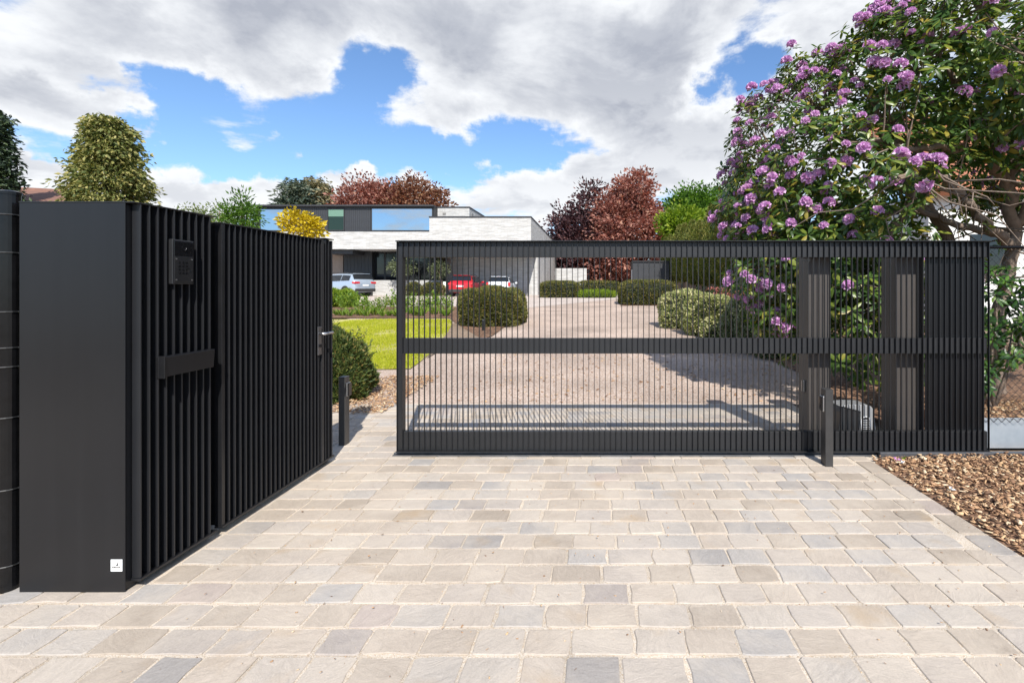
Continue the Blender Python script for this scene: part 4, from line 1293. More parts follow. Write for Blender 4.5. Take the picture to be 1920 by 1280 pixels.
ng_ = 150000
gx_ = grng.uniform(-8.5, -2.2, ng_); gy_ = 8.0 + 11.0 * grng.random(ng_) ** 1.5
ok = in_poly(gx_, gy_, lawn_poly)
pat = (np.sin(gx_ * 2.1 + gy_ * 0.7 + 1) * np.sin(gy_ * 1.9 - gx_ * 0.8) + 0.6 * np.sin(gx_ * 5.3 - gy_ * 3.1) * np.sin(gy_ * 4.7 + gx_ * 2.2)
       + 0.4 * np.sin(gx_ * 11 + gy_ * 7) * np.sin(gy_ * 13 - gx_ * 5))
ok &= grng.random(ng_) < np.clip(0.72 - 0.55 * pat, 0.06, 1)
gx_, gy_ = gx_[ok], gy_[ok]
P = np.stack([gx_, gy_, np.vectorize(gz)(gy_) + 0.003], 1)
D = unit(np.array([0, 0, 1.0]) + grng.normal(0, 0.38, (len(P), 3)))
ln = grng.uniform(0.03, 0.065, len(P)); wd = 0.010 + 0.0006 * gy_
S = unit(np.cross(D, grng.normal(size=P.shape)))
V = np.stack([P - S * wd[:, None] * .5, P + S * wd[:, None] * .5, P + D * ln[:, None]], 1).reshape(-1, 3)
T = np.arange(len(V)).reshape(-1, 3)
o = link_mesh('lawn_grass', np_mesh('lawn_grass', V, T), M['grass']); tag(o, 'short bright green grass of the lawn left of the drive', 'grass', kind='stuff')


# ------------------------------------------------------------------ hedges and shrubs
def super_pts(n, r, p, rng, top_only=True):
    d = unit(rng.normal(size=(n, 3)))
    if top_only: d[:, 2] = np.where(d[:, 2] < -0.75, -d[:, 2], d[:, 2])
    k = (np.abs(d) ** p).sum(1) ** (-1 / p)
    q = d * k[:, None]
    nrm = unit(np.sign(q) * np.abs(q) ** (p - 1) / np.array(r))
    return q * np.array(r), nrm


def hedge(name, label, cat, c, r, p, n, Ln, Wd, mat, seed, rot=0.0, lump=0.07, up=0.25, group=None, extra=None):
    rng = np.random.default_rng(seed)
    base = Vector((c[0], c[1], max(c[2] - r[2], gz(c[1]))))
    dzb = c[2] - base.z
    t = thing(name, label, cat, base, group)
    ph = rng.uniform(0, 6.28, (6, 3)); fr = rng.uniform(1.5, 5.0, (6, 3)) / max(0.4, min(r))

    def lumps(Q):
        a = np.zeros(len(Q))
        for i in range(6): a += np.sin((Q * fr[i] + ph[i]).sum(1))
        return a / 6 * 1.6
    Q, nn = super_pts(n, r, p, rng)
    Q = Q * (1 + lump * lumps(Q))[:, None] - nn * (np.abs(rng.normal(0, 0.045, n)) * min(1, min(r)))[:, None]
    cs, sn = math.cos(rot), math.sin(rot)
    Rm = np.array([[cs, -sn, 0], [sn, cs, 0], [0, 0, 1]])
    D = unit(nn * 0.8 + np.array([0, 0, up]) + rng.normal(0, 0.55, (n, 3)))
    s = rng.uniform(0.6, 1.4, n)
    V, T = leaf_geo(Q @ Rm.T, D @ Rm.T, Ln * s, Wd * s, rng)
    V[:, 2] += dzb
    keep = V[:, 2].reshape(-1, 4).min(1) > -0.03
    V = V.reshape(-1, 4, 3)[keep].reshape(-1, 3); T = T[:2 * int(keep.sum())]
    link_mesh('foliage', np_mesh('foliage', V, T), mat, t)
    # added solid core, coloured dark like the shaded inside, so nothing shows through
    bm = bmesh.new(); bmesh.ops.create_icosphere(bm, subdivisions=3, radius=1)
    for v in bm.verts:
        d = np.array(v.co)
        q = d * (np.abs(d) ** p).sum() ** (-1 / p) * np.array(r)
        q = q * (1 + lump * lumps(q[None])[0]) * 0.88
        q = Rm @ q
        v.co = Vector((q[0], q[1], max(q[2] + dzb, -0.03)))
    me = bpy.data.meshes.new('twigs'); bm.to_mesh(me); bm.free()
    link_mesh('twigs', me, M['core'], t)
    if extra: extra(t, Q @ Rm.T, nn, rng, dzb)
    return t


def pxh(px0, px1, ptop, pbase, depth, Y=None):
    """hedge centre and radii from its outline in the photo and its foot on the ground"""
    y = Y or G((px0 + px1) / 2, pbase).y
    a, b = W(px0, ptop, y), W(px1, pbase, y)
    zg = gz(y)
    h = a.z - zg
    return ((a.x + b.x) / 2, y + depth * 0.9, zg + h * 0.40), ((b.x - a.x) / 2, depth, h * 0.60)


def shoots(t, Q, nn, rng, dzb):
    """upright leafy shoots standing out of the bush"""
    sel = np.where((nn[:, 2] > -0.1))[0]
    sel = rng.choice(sel, 90, replace=False)
    Vs, Ts, nb = [], [], 0
    for i in sel:
        ax = unit(nn[i] * 0.5 + np.array([0, 0, 0.9]) + rng.normal(0, 0.2, 3)); L_ = rng.uniform(0.08, 0.24)
        m = 26
        P = Q[i] + ax * (np.linspace(0, 1, m) * L_)[:, None]
        D = unit(ax * 0.7 + rng.normal(0, 0.6, (m, 3)))
        V, T = leaf_geo(P, D, 0.045, 0.013, rng)
        Vs.append(V); Ts.append(T + nb); nb += len(V)
    V = np.concatenate(Vs); V[:, 2] += dzb
    link_mesh('young_shoots', np_mesh('young_shoots', V, np.concatenate(Ts)), M['yew_green'], t)


c, r = pxh(848, 972, 541, 613, 1.15)
hedge('yew_hedge', 'large rounded clipped yew mound beside the drive', 'hedge', c, r, 3.2, 30000, 0.085, 0.024, M['yew'], 41, 0.0, 0.10)
c, r = pxh(1165, 1272, 527, 572, 1.6)
hedge('yew_hedge', 'clipped box-shaped yew hedge right of the drive, before the shed', 'hedge', c, r, 5, 14000, 0.11, 0.035, M['yew'], 42, lump=0.03)
c, r = pxh(1012, 1084, 529, 552, 1.0, 33.5)
hedge('yew_hedge', 'low clipped yew hedge beside the carport corner', 'hedge', c, r, 5, 6000, 0.15, 0.05, M['yew'], 43, lump=0.03)
c, r = pxh(1076, 1165, 529, 546, 0.9, 40)
hedge('yew_hedge', 'low far yew hedge before the copper beeches', 'hedge', c, r, 4, 5000, 0.18, 0.06, M['yew'], 44, lump=0.05)
c, r = pxh(758, 786, 531, 552, 0.5, 36.6)
hedge('clipped_shrub', 'small clipped yew against the white plinth, left of the pair', 'shrub', c, r, 3, 1800, 0.12, 0.045, M['yew'], 45)
c, r = pxh(788, 829, 531, 552, 0.5, 36.6)
hedge('clipped_shrub', 'wider clipped yew against the white plinth, right of the pair', 'shrub', c, r, 3, 2400, 0.12, 0.045, M['yew'], 46)
c, r = pxh(570, 664, 632, 742, 0.40, 5.95)
hedge('yew_bush', 'green yew bush behind the left wall end, by the photocell post', 'bush', c, r, 2.3, 15000, 0.060, 0.017, M['yew_green'], 47, lump=0.24, up=0.9, extra=shoots)
c, r = pxh(590, 654, 546, 578, 0.7, 23.5)
hedge('lime_shrub', 'lime green shrub at the left end of the planting bed', 'shrub', c, r, 2.5, 4000, 0.14, 0.06, M['lime'], 48, lump=0.15, up=0.7)
for (a_, b_, t_, g_, dp, yy, mt_, lab, sd) in (
        (1240, 1345, 546, 600, 0.9, 14.2, 'cream_leaf', 'cream variegated shrub at the drive edge, nearest the yew hedge', 50),
        (1318, 1398, 557, 612, 0.6, 12.0, 'cream_leaf', 'cream and green variegated shrub in the middle of the right bed', 51),
        (1368, 1452, 565, 628, 0.55, 10.4, 'grey_leaf', 'grey green shrub in the right bed, before the pink blossoms', 52),
        (1428, 1535, 575, 640, 0.55, 9.2, 'grey_leaf', 'grey green shrub nearest the guide post in the right bed', 53),
        (1290, 1372, 556, 606, 0.6, 12.6, 'cream_leaf', 'small cream variegated shrub between the two larger cream ones', 61),
        (1395, 1490, 568, 640, 0.5, 9.7, 'grey_leaf', 'low grey green shrub filling the gap at the bed front', 62),
        (1400, 1500, 551, 585, 0.6, 12.4, 'dark_leaf', 'dark green shrub behind the grey green ones in the right bed', 54)):
    c, r = pxh(a_, b_, t_, g_, dp, yy)
    hedge('bed_shrub', lab, 'shrub', c, r, 2.2, 7500, 0.075, 0.036, M[mt_], sd, lump=0.26, up=0.6)


def pink(t, Q, nn, rng, dzb):
    sel = (nn[:, 2] > 0.2) & (rng.random(len(Q)) < 0.10)
    q = np.repeat(Q[sel], 7, 0); k = rng.normal(size=(len(q), 3))
    V, T = leaf_geo(q + k * 0.02 + np.array([0, 0, 0.03]), unit(k + np.array([0, 0, 0.8])), 0.055, 0.045, rng)
    V[:, 2] += dzb
    link_mesh('blossom', np_mesh('blossom', V, T), M['pink_petal'], t)


for (a_, b_, yy, lab, sd) in ((1325, 1385, 14.6, 'low shrub with salmon pink blossoms, left of the dark bed post', 55), (1378, 1450, 14.2, 'low shrub with salmon pink blossoms, right of the dark bed post', 56)):
    c, r = pxh(a_, b_, 544, 580, 0.6, yy)
    hedge('flowering_shrub', lab, 'shrub', c, r, 2.6, 5000, 0.085, 0.04, M['dark_leaf'], sd, lump=0.12, up=0.5, extra=pink)
# dark hedge behind the left fence
hedge('boundary_hedge', 'dark hedge behind the black chain-link fence at the left edge', 'hedge', (-4.35, 3.1, 0.85), (1.05, 0.45, 0.95), 5, 7000, 0.05, 0.025, M['dark_leaf'], 57, lump=0.03)
hedge('boundary_hedge', 'green hedge glimpsed through the slit between fence post and pillar', 'hedge', (-20, 17, 1.3), (3.0, 0.8, 1.1), 4, 5000, 0.14, 0.06, M['green'], 58, lump=0.06)

# blue grass tuft
t = thing('grass_tuft', 'blue green ornamental grass tuft behind the cream shrub', 'grass tuft', (W(1312, 0, 15.2).x, 15.2, gz(15.2)))
rng = np.random.default_rng(60)
n = 420
P = np.stack([rng.normal(0, 0.10, n), rng.normal(0, 0.10, n), np.zeros(n)], 1)
D = unit(np.stack([rng.normal(0, 0.33, n), rng.normal(0, 0.33, n), np.ones(n)], 1))
V, T = leaf_geo(P, D, rng.uniform(0.6, 1.15, n), 0.016, rng)
link_mesh('blades', np_mesh('blades', V, T), M['blue_grass'], t)


# young plants in the bed behind the lawn
def bed_plant_mesh(seed, kind):
    rng = np.random.default_rng(seed)
    Ps, Ds, Ls, Ws = [], [], [], []
    if kind == 'stems':
        for _ in range(7):
            a = rng.uniform(0, 6.28); hh = rng.uniform(0.5, 0.95)
            top = np.array([math.cos(a) * 0.22, math.sin(a) * 0.22, hh])
            for k in range(9):
                f = 0.25 + 0.75 * k / 8
                Ps.append(top * f); d = rng.normal(size=3); d[2] = abs(d[2]) * 0.6
                Ds.append(d); Ls.append(rng.uniform(0.12, 0.2)); Ws.append(0.085)
            Ps.append(np.zeros(3)); Ds.append(top); Ls.append(hh); Ws.append(0.018)
    else:
        for _ in range(38):
            a = rng.uniform(0, 6.28); d = np.array([math.cos(a) * 0.55, math.sin(a) * 0.55, rng.uniform(0.5, 1.3)])
            Ps.append(np.array([math.cos(a), math.sin(a), 0]) * 0.05); Ds.append(d); Ls.append(rng.uniform(0.25, 0.5)); Ws.append(0.05)
    V, T = leaf_geo(np.array(Ps), unit(np.array(Ds)), np.array(Ls), np.array(Ws), rng)
    me = np_mesh('bed_plant', V, T); me.materials.append(M['bed_leaf'])
    return me


pm = {('stems', i): bed_plant_mesh(70 + i, 'stems') for i in range(4)}
pm.update({('tuft', i): bed_plant_mesh(80 + i, 'tuft') for i in range(3)})
brng = np.random.default_rng(9)
for i in range(34):
    px = 632 + 218 * (i + brng.random()) / 34
    py = brng.uniform(577, 584)
    g = G(px, py)
    o = link_mesh('leafy_plant', pm[('stems', i % 4)], None, None, (g.x, g.y, g.z + 0.01))
    o.rotation_euler.z = brng.uniform(0, 6.28); sc_ = brng.uniform(0.6, 0.95); o.scale = (sc_, sc_, sc_)
    tag(o, nth(i + 1) + ' stemmed green plant from the left in the bed behind the lawn', 'plant', 'stemmed plants in the bed')
for i in range(20):
    px = 630 + 215 * (i + brng.random()) / 20
    g = G(px, brng.uniform(588, 594))
    o = link_mesh('strappy_plant', pm[('tuft', i % 3)], None, None, (g.x, g.y, g.z + 0.01))
    o.rotation_euler.z = brng.uniform(0, 6.28); sc_ = brng.uniform(0.7, 1.1); o.scale = (sc_, sc_, sc_)
    tag(o, nth(i + 1) + ' low strappy tuft from the left along the lawn edge bed', 'plant', 'strappy tufts in the bed')
hedge('grass_verge', 'strip of bright long grass at the bend of the drive', 'grass', (W(1118, 0, 34).x, 34, gz(34) + 0.1), (1.3, 0.8, 0.22), 3, 3000, 0.25, 0.03, M['lime'], 59, up=1.5)

# bollard lights
for px, pt, pb, lab in ((907, 600, 620, 'small black bollard light at the near foot of the yew mound'), (971, 575, 592, 'small black bollard light at the far end of the yew mound'),
                        (806, 560, 575, 'small black bollard light among the bed plants behind the lawn'), (1166.5, 558, 571, 'small black bollard light at the corner of the box hedge'),
                        (1251, 569, 582, 'small black bollard light at the cream shrub'), (1302.5, 586, 604, 'small black bollard light in the mulch of the right bed')):
    g = G(px, pb); hh = (pb - pt) * g.y / F
    t = thing('bollard_light', lab, 'bollard', g, 'bollard lights along the drive')
    w = 0.042
    MB().box(g.x - w, g.x + w, g.y - w, g.y + w, g.z - 0.02, g.z + hh).build('shaft', M['coat_satin'], t, bevel=0.003)
    MB().box(g.x - w - .004, g.x + w + .004, g.y - w - .004, g.y + w + .004, g.z + hh + 0.012, g.z + hh + 0.03).build('head', M['coat_satin'], t)
    MB().box(g.x - w * .8, g.x + w * .8, g.y - w * .8, g.y + w * .8, g.z + hh, g.z + hh + 0.012).build('lens', M['plate_white'], t)
g = Vector((W(1383, 0, 15.6).x, 15.6, gz(15.6)))
t = MB().box(g.x - .09, g.x + .09, g.y, g.y + .09, g.z, H + (CY - 470) * 15.6 / F).box(g.x - .12, g.x + .12, g.y - .03, g.y + .12, g.z, g.z + 0.02).build('steel_post', M['clad_dark'])
tag(t, 'tall dark steel post standing behind the pink flowered shrubs', 'post')

# ------------------------------------------------------------------ trees
def EP(px, py, rx, ry, y, dep=None):
    c = W(px, py, y); s = y / F
    return (c.x, c.y, c.z, rx * s, dep if dep else rx * s, ry * s)


def tree(name, label, ells, ncl, per, cr, Ln, Wd, mat, seed, base=None, bark='bark_dark', tr=0.3, droop=0.0, shell=0.5, flat=0.6, group=None, nl=14, outward=0.7):
    rng = np.random.default_rng(seed)
    e0 = ells[0]
    base = base or (e0[0], e0[1], gz(e0[1]) - 0.05)
    t = thing(name, label, 'tree', base, group)
    cr_o, cs = crown('crown', ells, ncl, per, cr, Ln, Wd, mat, t, rng, shell, droop, flat, outward)
    top = (e0[0], e0[1], e0[2] + e0[5] * 0.5)
    trunk_limbs(t, base, top, tr, [tuple(x) for x in cs[:nl]], M[bark], rng)
    return t


def conifer(name, label, px, ptop, y, ztip_r, mat, seed, ncl, Ln, Wd, rbase, zlow, droop=0.5, power=0.8, per=26, blunt=0.06, tr=0.3):
    rng = np.random.default_rng(seed)
    b = Vector((W(px, 0, y).x, y, gz(y)))
    zt = W(px, ptop, y).z
    t = thing(name, label, 'tree', b)
    f = rng.random(ncl) ** 0.75                      # 0 low, 1 tip
    zz = zlow + (zt - zlow) * f
    rad = rbase * ((1 - f) ** power + blunt) * (0.62 + 0.42 * rng.random(ncl))
    a = rng.uniform(0, 6.283, ncl)
    # lumpy outline
    rad *= 1 + 0.12 * np.sin(a * 3 + zz * 1.3) + 0.10 * np.sin(a * 5 - zz * 2.1)
    c = np.stack([np.cos(a) * rad, np.sin(a) * rad, zz - b.z], 1)
    d = np.stack([np.cos(a), np.sin(a), np.full(ncl, 0.1)], 1)
    k = rng.normal(size=(ncl, per, 3)); k = k / np.maximum(1, np.linalg.norm(k, axis=2, keepdims=True) / 1.6) * np.array([1, 1, 0.55])
    sz = (Ln * 1.5) * rng.uniform(0.6, 1.3, (ncl, 1, 1))
    P = (c[:, None] + k * sz).reshape(-1, 3)
    D = unit(np.repeat(d, per, 0) + rng.normal(0, 0.5, (len(P), 3)) + np.array([0, 0, -droop]))
    s = rng.uniform(0.6, 1.3, len(P))
    V, T = leaf_geo(P, D, Ln * s, Wd * s, rng)
    link_mesh('crown', np_mesh('crown', V, T), mat, t)
    trunk_limbs(t, b, (b.x, b.y, zt - 0.3), tr, [tuple(np.array(b) + x * 0.8) for x in c[:24]], M['bark_dark'], rng, 0.25)
    return t


conifer('conifer_tree', 'broad golden green cypress standing behind the black pillar', 204, 226, 42, 0, M['cypress'], 101, 760, 0.38, 0.17, 3.35, 2.0, 0.7, 0.62, 32, 0.08, 0.35)
conifer('conifer_tree', 'dark green spire conifer cut by the left edge of the picture', -14, 216, 44, 0, M['darkfir'], 102, 420, 0.45, 0.2, 1.9, 2.0, 0.5, 0.8, 26, 0.04)
conifer('conifer_tree', 'grey blue spruce behind the house roof', 558, 347, 62, 0, M['bluefir'], 103, 300, 0.6, 0.2, 4.2, 6, 0.25, 0.9, 22, 0.03)
conifer('conifer_tree', 'tan tinged spruce behind the house roof', 592, 343, 64, 0, M['tanfir'], 104, 300, 0.6, 0.2, 4.0, 6, 0.35, 0.9, 22, 0.03)
cb = 'copper beeches behind the house'
tree('beech_tree', 'reddish copper beech behind the roof, left of the domed one', [EP(690, 395, 55, 52, 64), EP(660, 400, 30, 35, 64), EP(720, 385, 30, 35, 64)], 260, 40, 0.75, 0.42, 0.26, M['copper'], 105, group=cb)
tree('beech_tree', 'domed brown copper beech behind the house roof', [EP(775, 400, 62, 62, 66), EP(742, 385, 28, 32, 66), EP(810, 392, 30, 36, 66)], 300, 42, 0.75, 0.42, 0.26, M['copper_brown'], 106, group=cb)
tree('beech_tree', 'dark purple beech with drooping outline right of the carport', [EP(1088, 470, 48, 75, 58), EP(1108, 385, 28, 40, 58), EP(1062, 430, 28, 45, 58), EP(1056, 490, 30, 40, 58)], 330, 42, 0.7, 0.42, 0.24, M['purple'], 107, tr=0.5)
tree('beech_tree', 'tall russet copper beech right of the purple beech', [EP(1180, 440, 62, 85, 56), EP(1190, 365, 36, 42, 56), EP(1150, 410, 40, 50, 56), EP(1222, 440, 30, 55, 56), EP(1140, 480, 50, 45, 56)], 520, 44, 0.62, 0.42, 0.26, M['copper'], 108, tr=0.5)
tree('broadleaf_tree', 'fresh green rounded tree right of the copper beech', [EP(1300, 400, 45, 50, 70), EP(1285, 420, 35, 45, 70), EP(1262, 425, 24, 40, 68)], 260, 40, 0.9, 0.5, 0.32, M['green'], 109, tr=0.4)
tree('broadleaf_tree', 'slim green treetop at the edge of the rhododendron', [EP(1348, 385, 16, 38, 72), EP(1352, 410, 20, 40, 72)], 120, 36, 0.8, 0.5, 0.3, M['green'], 110, tr=0.3)
tree('broadleaf_tree', 'lime green tree rising behind the thuja row', [EP(1285, 430, 38, 35, 50)], 160, 36, 0.7, 0.42, 0.28, M['lime'], 111, tr=0.25)
tree('broadleaf_tree', 'young bright green tree peeking above the side gate', [EP(455, 400, 16, 38, 24), EP(440, 415, 24, 30, 24), EP(470, 405, 16, 26, 24)], 90, 26, 0.20, 0.20, 0.07, M['green'], 112, tr=0.07, bark='bark_tan', outward=1.0)
tree('broadleaf_tree', 'pale loose shrub tree left of the young bright green tree', [EP(412, 408, 18, 30, 26), EP(380, 415, 32, 26, 26), EP(345, 412, 26, 24, 26)], 110, 14, 0.22, 0.16, 0.07, M['palegreen'], 113, tr=0.06, bark='bark_tan')
tree('golden_tree', 'small golden yellow leaved tree before the dark upper storey', [EP(560, 425, 32, 26, 26), EP(553, 400, 8, 18, 26), EP(535, 408, 12, 18, 26), EP(580, 425, 18, 22, 26)], 80, 20, 0.16, 0.20, 0.12, M['yellow'], 114, tr=0.05, bark='bark_tan', outward=1.0)
ot = 'olive trees before the entrance glazing'
tree('olive_tree', 'olive tree before the dark glazing, nearer the gate stile', [EP(756, 500, 20, 14, 36.9), EP(742, 504, 11, 10, 36.9)], 60, 26, 0.22, 0.16, 0.06, M['olive'], 115, base=(hx(757, 36.9), 36.9, gz(36.9)), bark='bark_tan', tr=0.09, group=ot, nl=8)
tree('olive_tree', 'olive tree at the corner of the carport wall', [EP(824, 503, 13, 15, 36.9), EP(818, 508, 8, 9, 36.9)], 60, 26, 0.22, 0.16, 0.06, M['olive'], 116, base=(hx(829, 36.9), 36.9, gz(36.9)), bark='bark_tan', tr=0.09, group=ot, nl=8)
# low dark wood behind the wall and shed
tree('beech_tree', 'drooping purple beech foliage behind the garden wall', [EP(1150, 505, 60, 28, 60), EP(1080, 500, 40, 30, 62)], 260, 36, 0.7, 0.42, 0.26, M['purple'], 117, tr=0.4)
hedge('boundary_hedge', 'dark green boundary hedge closing the garden behind the shed', 'hedge', (6, 66, 2.2), (22, 1.2, 1.9), 6, 16000, 0.4, 0.2, M['dark_leaf'], 118, lump=0.03)


# row of tall thujas along the right boundary
def thuja_proto(seed):
    rng = np.random.default_rng(seed)
    t = thing('thuja', 'tall narrow thuja in the row along the right boundary', 'tree', (0, 0, 0), 'thuja row on the right boundary')
    n = 6500
    f = rng.random(n); z = 1.0 + 4.25 * f
    rad = 0.50 * np.minimum(1, (1 - f) * 3.2 + 0.10) * (0.55 + 0.5 * np.sqrt(rng.random(n)))
    a = rng.uniform(0, 6.283, n)
    rad *= 1 + 0.16 * np.sin(a * 4 + z * 2.3) + 0.12 * np.sin(3 * a - z * 5)
    rad *= np.clip((z - 0.8) * 0.9, 0.3, 1)
    P = np.stack([np.cos(a) * rad, np.sin(a) * rad, z], 1)
    D = unit(np.stack([np.cos(a) * 0.6, np.sin(a) * 0.6, np.full(n, 0.7)], 1) + rng.normal(0, 0.4, (n, 3)))
    V, T = leaf_geo(P, D, rng.uniform(0.10, 0.22, n), 0.05, rng)
    link_mesh('crown', np_mesh('crown', V, T), M['thuja'], t)
    MB().tube([(0, 0, -0.1), (0.02, 0.01, 1.2), (0, 0, 3.0), (0, 0, 5.0)], [0.11, 0.085, 0.06, 0.015], 8).build('trunk', M['bark_tan'], t, smooth=True)
    return t


protos = [thuja_proto(120 + i) for i in range(3)]
trng = np.random.default_rng(130)
for i in range(20):
    y = 16.6 + i * 1.5
    o = protos[i] if i < 3 else copy_tree(protos[i % 3])
    o.location = (6.45 + trng.normal(0, 0.12), y, gz(y))
    o.rotation_euler.z = trng.uniform(0, 6.28)
    k = trng.uniform(0.86, 1.06); o.scale = (1.0, 1.0, k)
    o['label'] = nth(i + 1) + ' tall narrow thuja from the near end of the right boundary row'

# ------------------------------------------------------------------ the big rhododendron
rh = thing('rhododendron', 'huge old rhododendron covered in lilac blossoms over the right end of the gate', 'shrub', (5.25, 6.5, 0))
rrng = np.random.default_rng(77)
ROFF = np.array(wloc(rh))
RE = [  # foliage masses: centre, radii, weight
    (3.65, 6.9, 2.75, 1.95, 1.7, 2.05, 1.0),
    (3.0, 6.5, 1.75, 1.25, 1.0, 1.15, 0.8),
    (5.0, 6.4, 4.15, 1.75, 1.7, 1.75, 1.0),
    (4.2, 6.4, 3.9, 1.4, 1.3, 1.15, 0.7),
    (6.5, 6.2, 3.6, 1.4, 1.5, 1.6, 0.7),
    (2.95, 6.7, 1.15, 0.85, 0.8, 0.85, 0.5),
    (3.3, 5.75, 1.15, 0.85, 0.55, 0.95, 0.5),
    (2.93, 4.75, 2.58, 0.40, 0.22, 0.16, 0.30),
    (4.35, 4.5, 3.75, 0.75, 0.55, 0.5, 0.35),
    (5.6, 4.7, 3.2, 0.9, 0.6, 0.7, 0.35),
]
HOLLOW = [(4.45, 5.7, 2.35, 0.95, 1.5, 0.52), (5.1, 5.5, 2.2, 0.7, 1.5, 0.7), (3.9, 5.6, 2.1, 0.5, 1.2, 0.28)]
wts = np.array([e[6] * (e[3] * e[4] + e[4] * e[5] + e[3] * e[5]) for e in RE]); wts /= wts.sum()
pts, nrm, eid = [], [], []
N_W = 3400
idx = rrng.choice(len(RE), N_W * 3, p=wts)
for i in idx:
    if len(pts) >= N_W: break
    e = RE[i]
    d = rrng.normal(size=3); d /= np.linalg.norm(d)
    rr = 1 - abs(rrng.normal(0, 0.10)) + 0.07 * math.sin(d[0] * 9 + i) * math.sin(d[2] * 8)
    p = np.array(e[:3]) + d * np.array(e[3:6]) * rr
    if p[2] < 0.25: continue
    if any((((p - np.array(q[:3])) / np.array(q[3:6])) ** 2).sum() < 0.72 for j, q in enumerate(RE) if j != i): continue
    if any((((p - np.array(h[:3])) / np.array(h[3:6])) ** 2).sum() < 1 for h in HOLLOW) and rrng.random() < 0.93: continue
    if p[1] < 4.32 and p[2] < 2.0: continue
    view = unit(np.array([0, 0, H]) - p)
    nn = unit(d / np.array(e[3:6]))
    if nn @ view < -0.35 and rrng.random() < 0.55: continue
    # ragged silhouette: some shoots stand proud
    if rrng.random() < 0.16: p = p + nn * rrng.uniform(0.04, 0.15)
    pts.append(p); nrm.append(nn); eid.append(i)
pts, nrm = np.array(pts), np.array(nrm)
axis = unit(nrm * 0.75 + np.array([0, 0, 0.55]) + rrng.normal(0, 0.22, pts.shape))


def whorl_mesh(seed, nl):
    """a shoot tip: ring of long leathery leaves, each folded along its rib and drooping at the end"""
    rng = np.random.default_rng(seed)
    V, T = [], []
    for k in range(nl):
        a = 2 * math.pi * k / nl * 1.0 + rng.normal(0, 0.25)
        el = rng.uniform(-0.45, 0.55)
        L = rng.uniform(0.095, 0.15); w = L * rng.uniform(0.26, 0.34)
        d = np.array([math.cos(a) * math.cos(el), math.sin(a) * math.cos(el), math.sin(el)])
        s = np.array([-math.sin(a), math.cos(a), 0]); u = np.cross(d, s) * -1
        b = d * 0.012 + np.array([0, 0, rng.uniform(-0.03, 0.0)])
        m1, m2 = b + d * L * 0.35 + u * 0.004, b + d * L * 0.7 - np.array([0, 0, 0.006])
        tip = b + d * L - np.array([0, 0, 0.02])
        n0 = len(V)
        V += [b, m1 + s * w * .5 + u * w * .12, m1, m1 - s * w * .5 + u * w * .12, m2 + s * w * .45 + u * w * .10, m2, m2 - s * w * .45 + u * w * .10, tip]
        T += [(n0, n0 + 2, n0 + 1), (n0, n0 + 3, n0 + 2), (n0 + 1, n0 + 2, n0 + 5), (n0 + 1, n0 + 5, n0 + 4), (n0 + 2, n0 + 3, n0 + 6), (n0 + 2, n0 + 6, n0 + 5), (n0 + 4, n0 + 5, n0 + 7), (n0 + 5, n0 + 6, n0 + 7)]
    return np.array(V), np.array(T)


def truss_mesh(seed):
    """domed flower head of open five-petalled bells"""
    rng = np.random.default_rng(seed)
    V, T = [], []
    nf = 15
    for k in range(nf):
        z = 1 - (k + 0.5) / nf * 1.05
        a = k * 2.399963 + rng.normal(0, 0.12)
        r = math.sqrt(max(0.0, 1 - z * z))
        d = unit(np.array([r * math.cos(a), r * math.sin(a), z * 0.85 + 0.12]))
        c0 = d * 0.028; rimc = d * rng.uniform(0.055, 0.066)
        s = unit(np.cross(d, np.array([0.31, 0.52, 0.8]))); u = np.cross(d, s)
        rp = rng.uniform(0.024, 0.031); b0 = rng.uniform(0, 6.28)
        for q in range(5):
            a1 = b0 + q * 1.2566
            dirp = s * math.cos(a1) + u * math.sin(a1)
            sd = -s * math.sin(a1) + u * math.cos(a1)
            n0 = len(V)
            V += [c0, rimc + dirp * rp * 0.55 + sd * rp * 0.50, rimc + dirp * rp * 1.15 + d * 0.003 * rng.normal(), rimc + dirp * rp * 0.55 - sd * rp * 0.50]
            T += [(n0, n0 + 1, n0 + 2), (n0, n0 + 2, n0 + 3)]
    return np.array(V) + np.array([0, 0, 0.02]), np.array(T)


WM = [whorl_mesh(200 + i, 8 + i % 3) for i in range(6)]
TM = [truss_mesh(220 + i) for i in range(4)]
wme = []
for V, T in WM:
    me = np_mesh('leaf_cluster', V, T); me.materials.append(M['rhodo_leaf']); wme.append(me)
tme = []
for V, T in TM:
    me = np_mesh('flower_truss', V, T); me.materials.append(M['petal']); tme.append(me)


def basis(ax, spin):
    q = Vector((0, 0, 1)).rotation_difference(Vector(ax)) @ Quaternion((0, 0, 1), spin)
    return q


dist = np.linalg.norm(pts - np.array([0, 0, H]), axis=1)
pxs = CX + pts[:, 0] / pts[:, 1] * F; pys = CY - (pts[:, 2] - H) / pts[:, 1] * F
facing = (nrm * unit(np.array([0, 0, H]) - pts)).sum(1)
infr = (pxs < 1940) & (pys > -20) & (facing > -0.1)
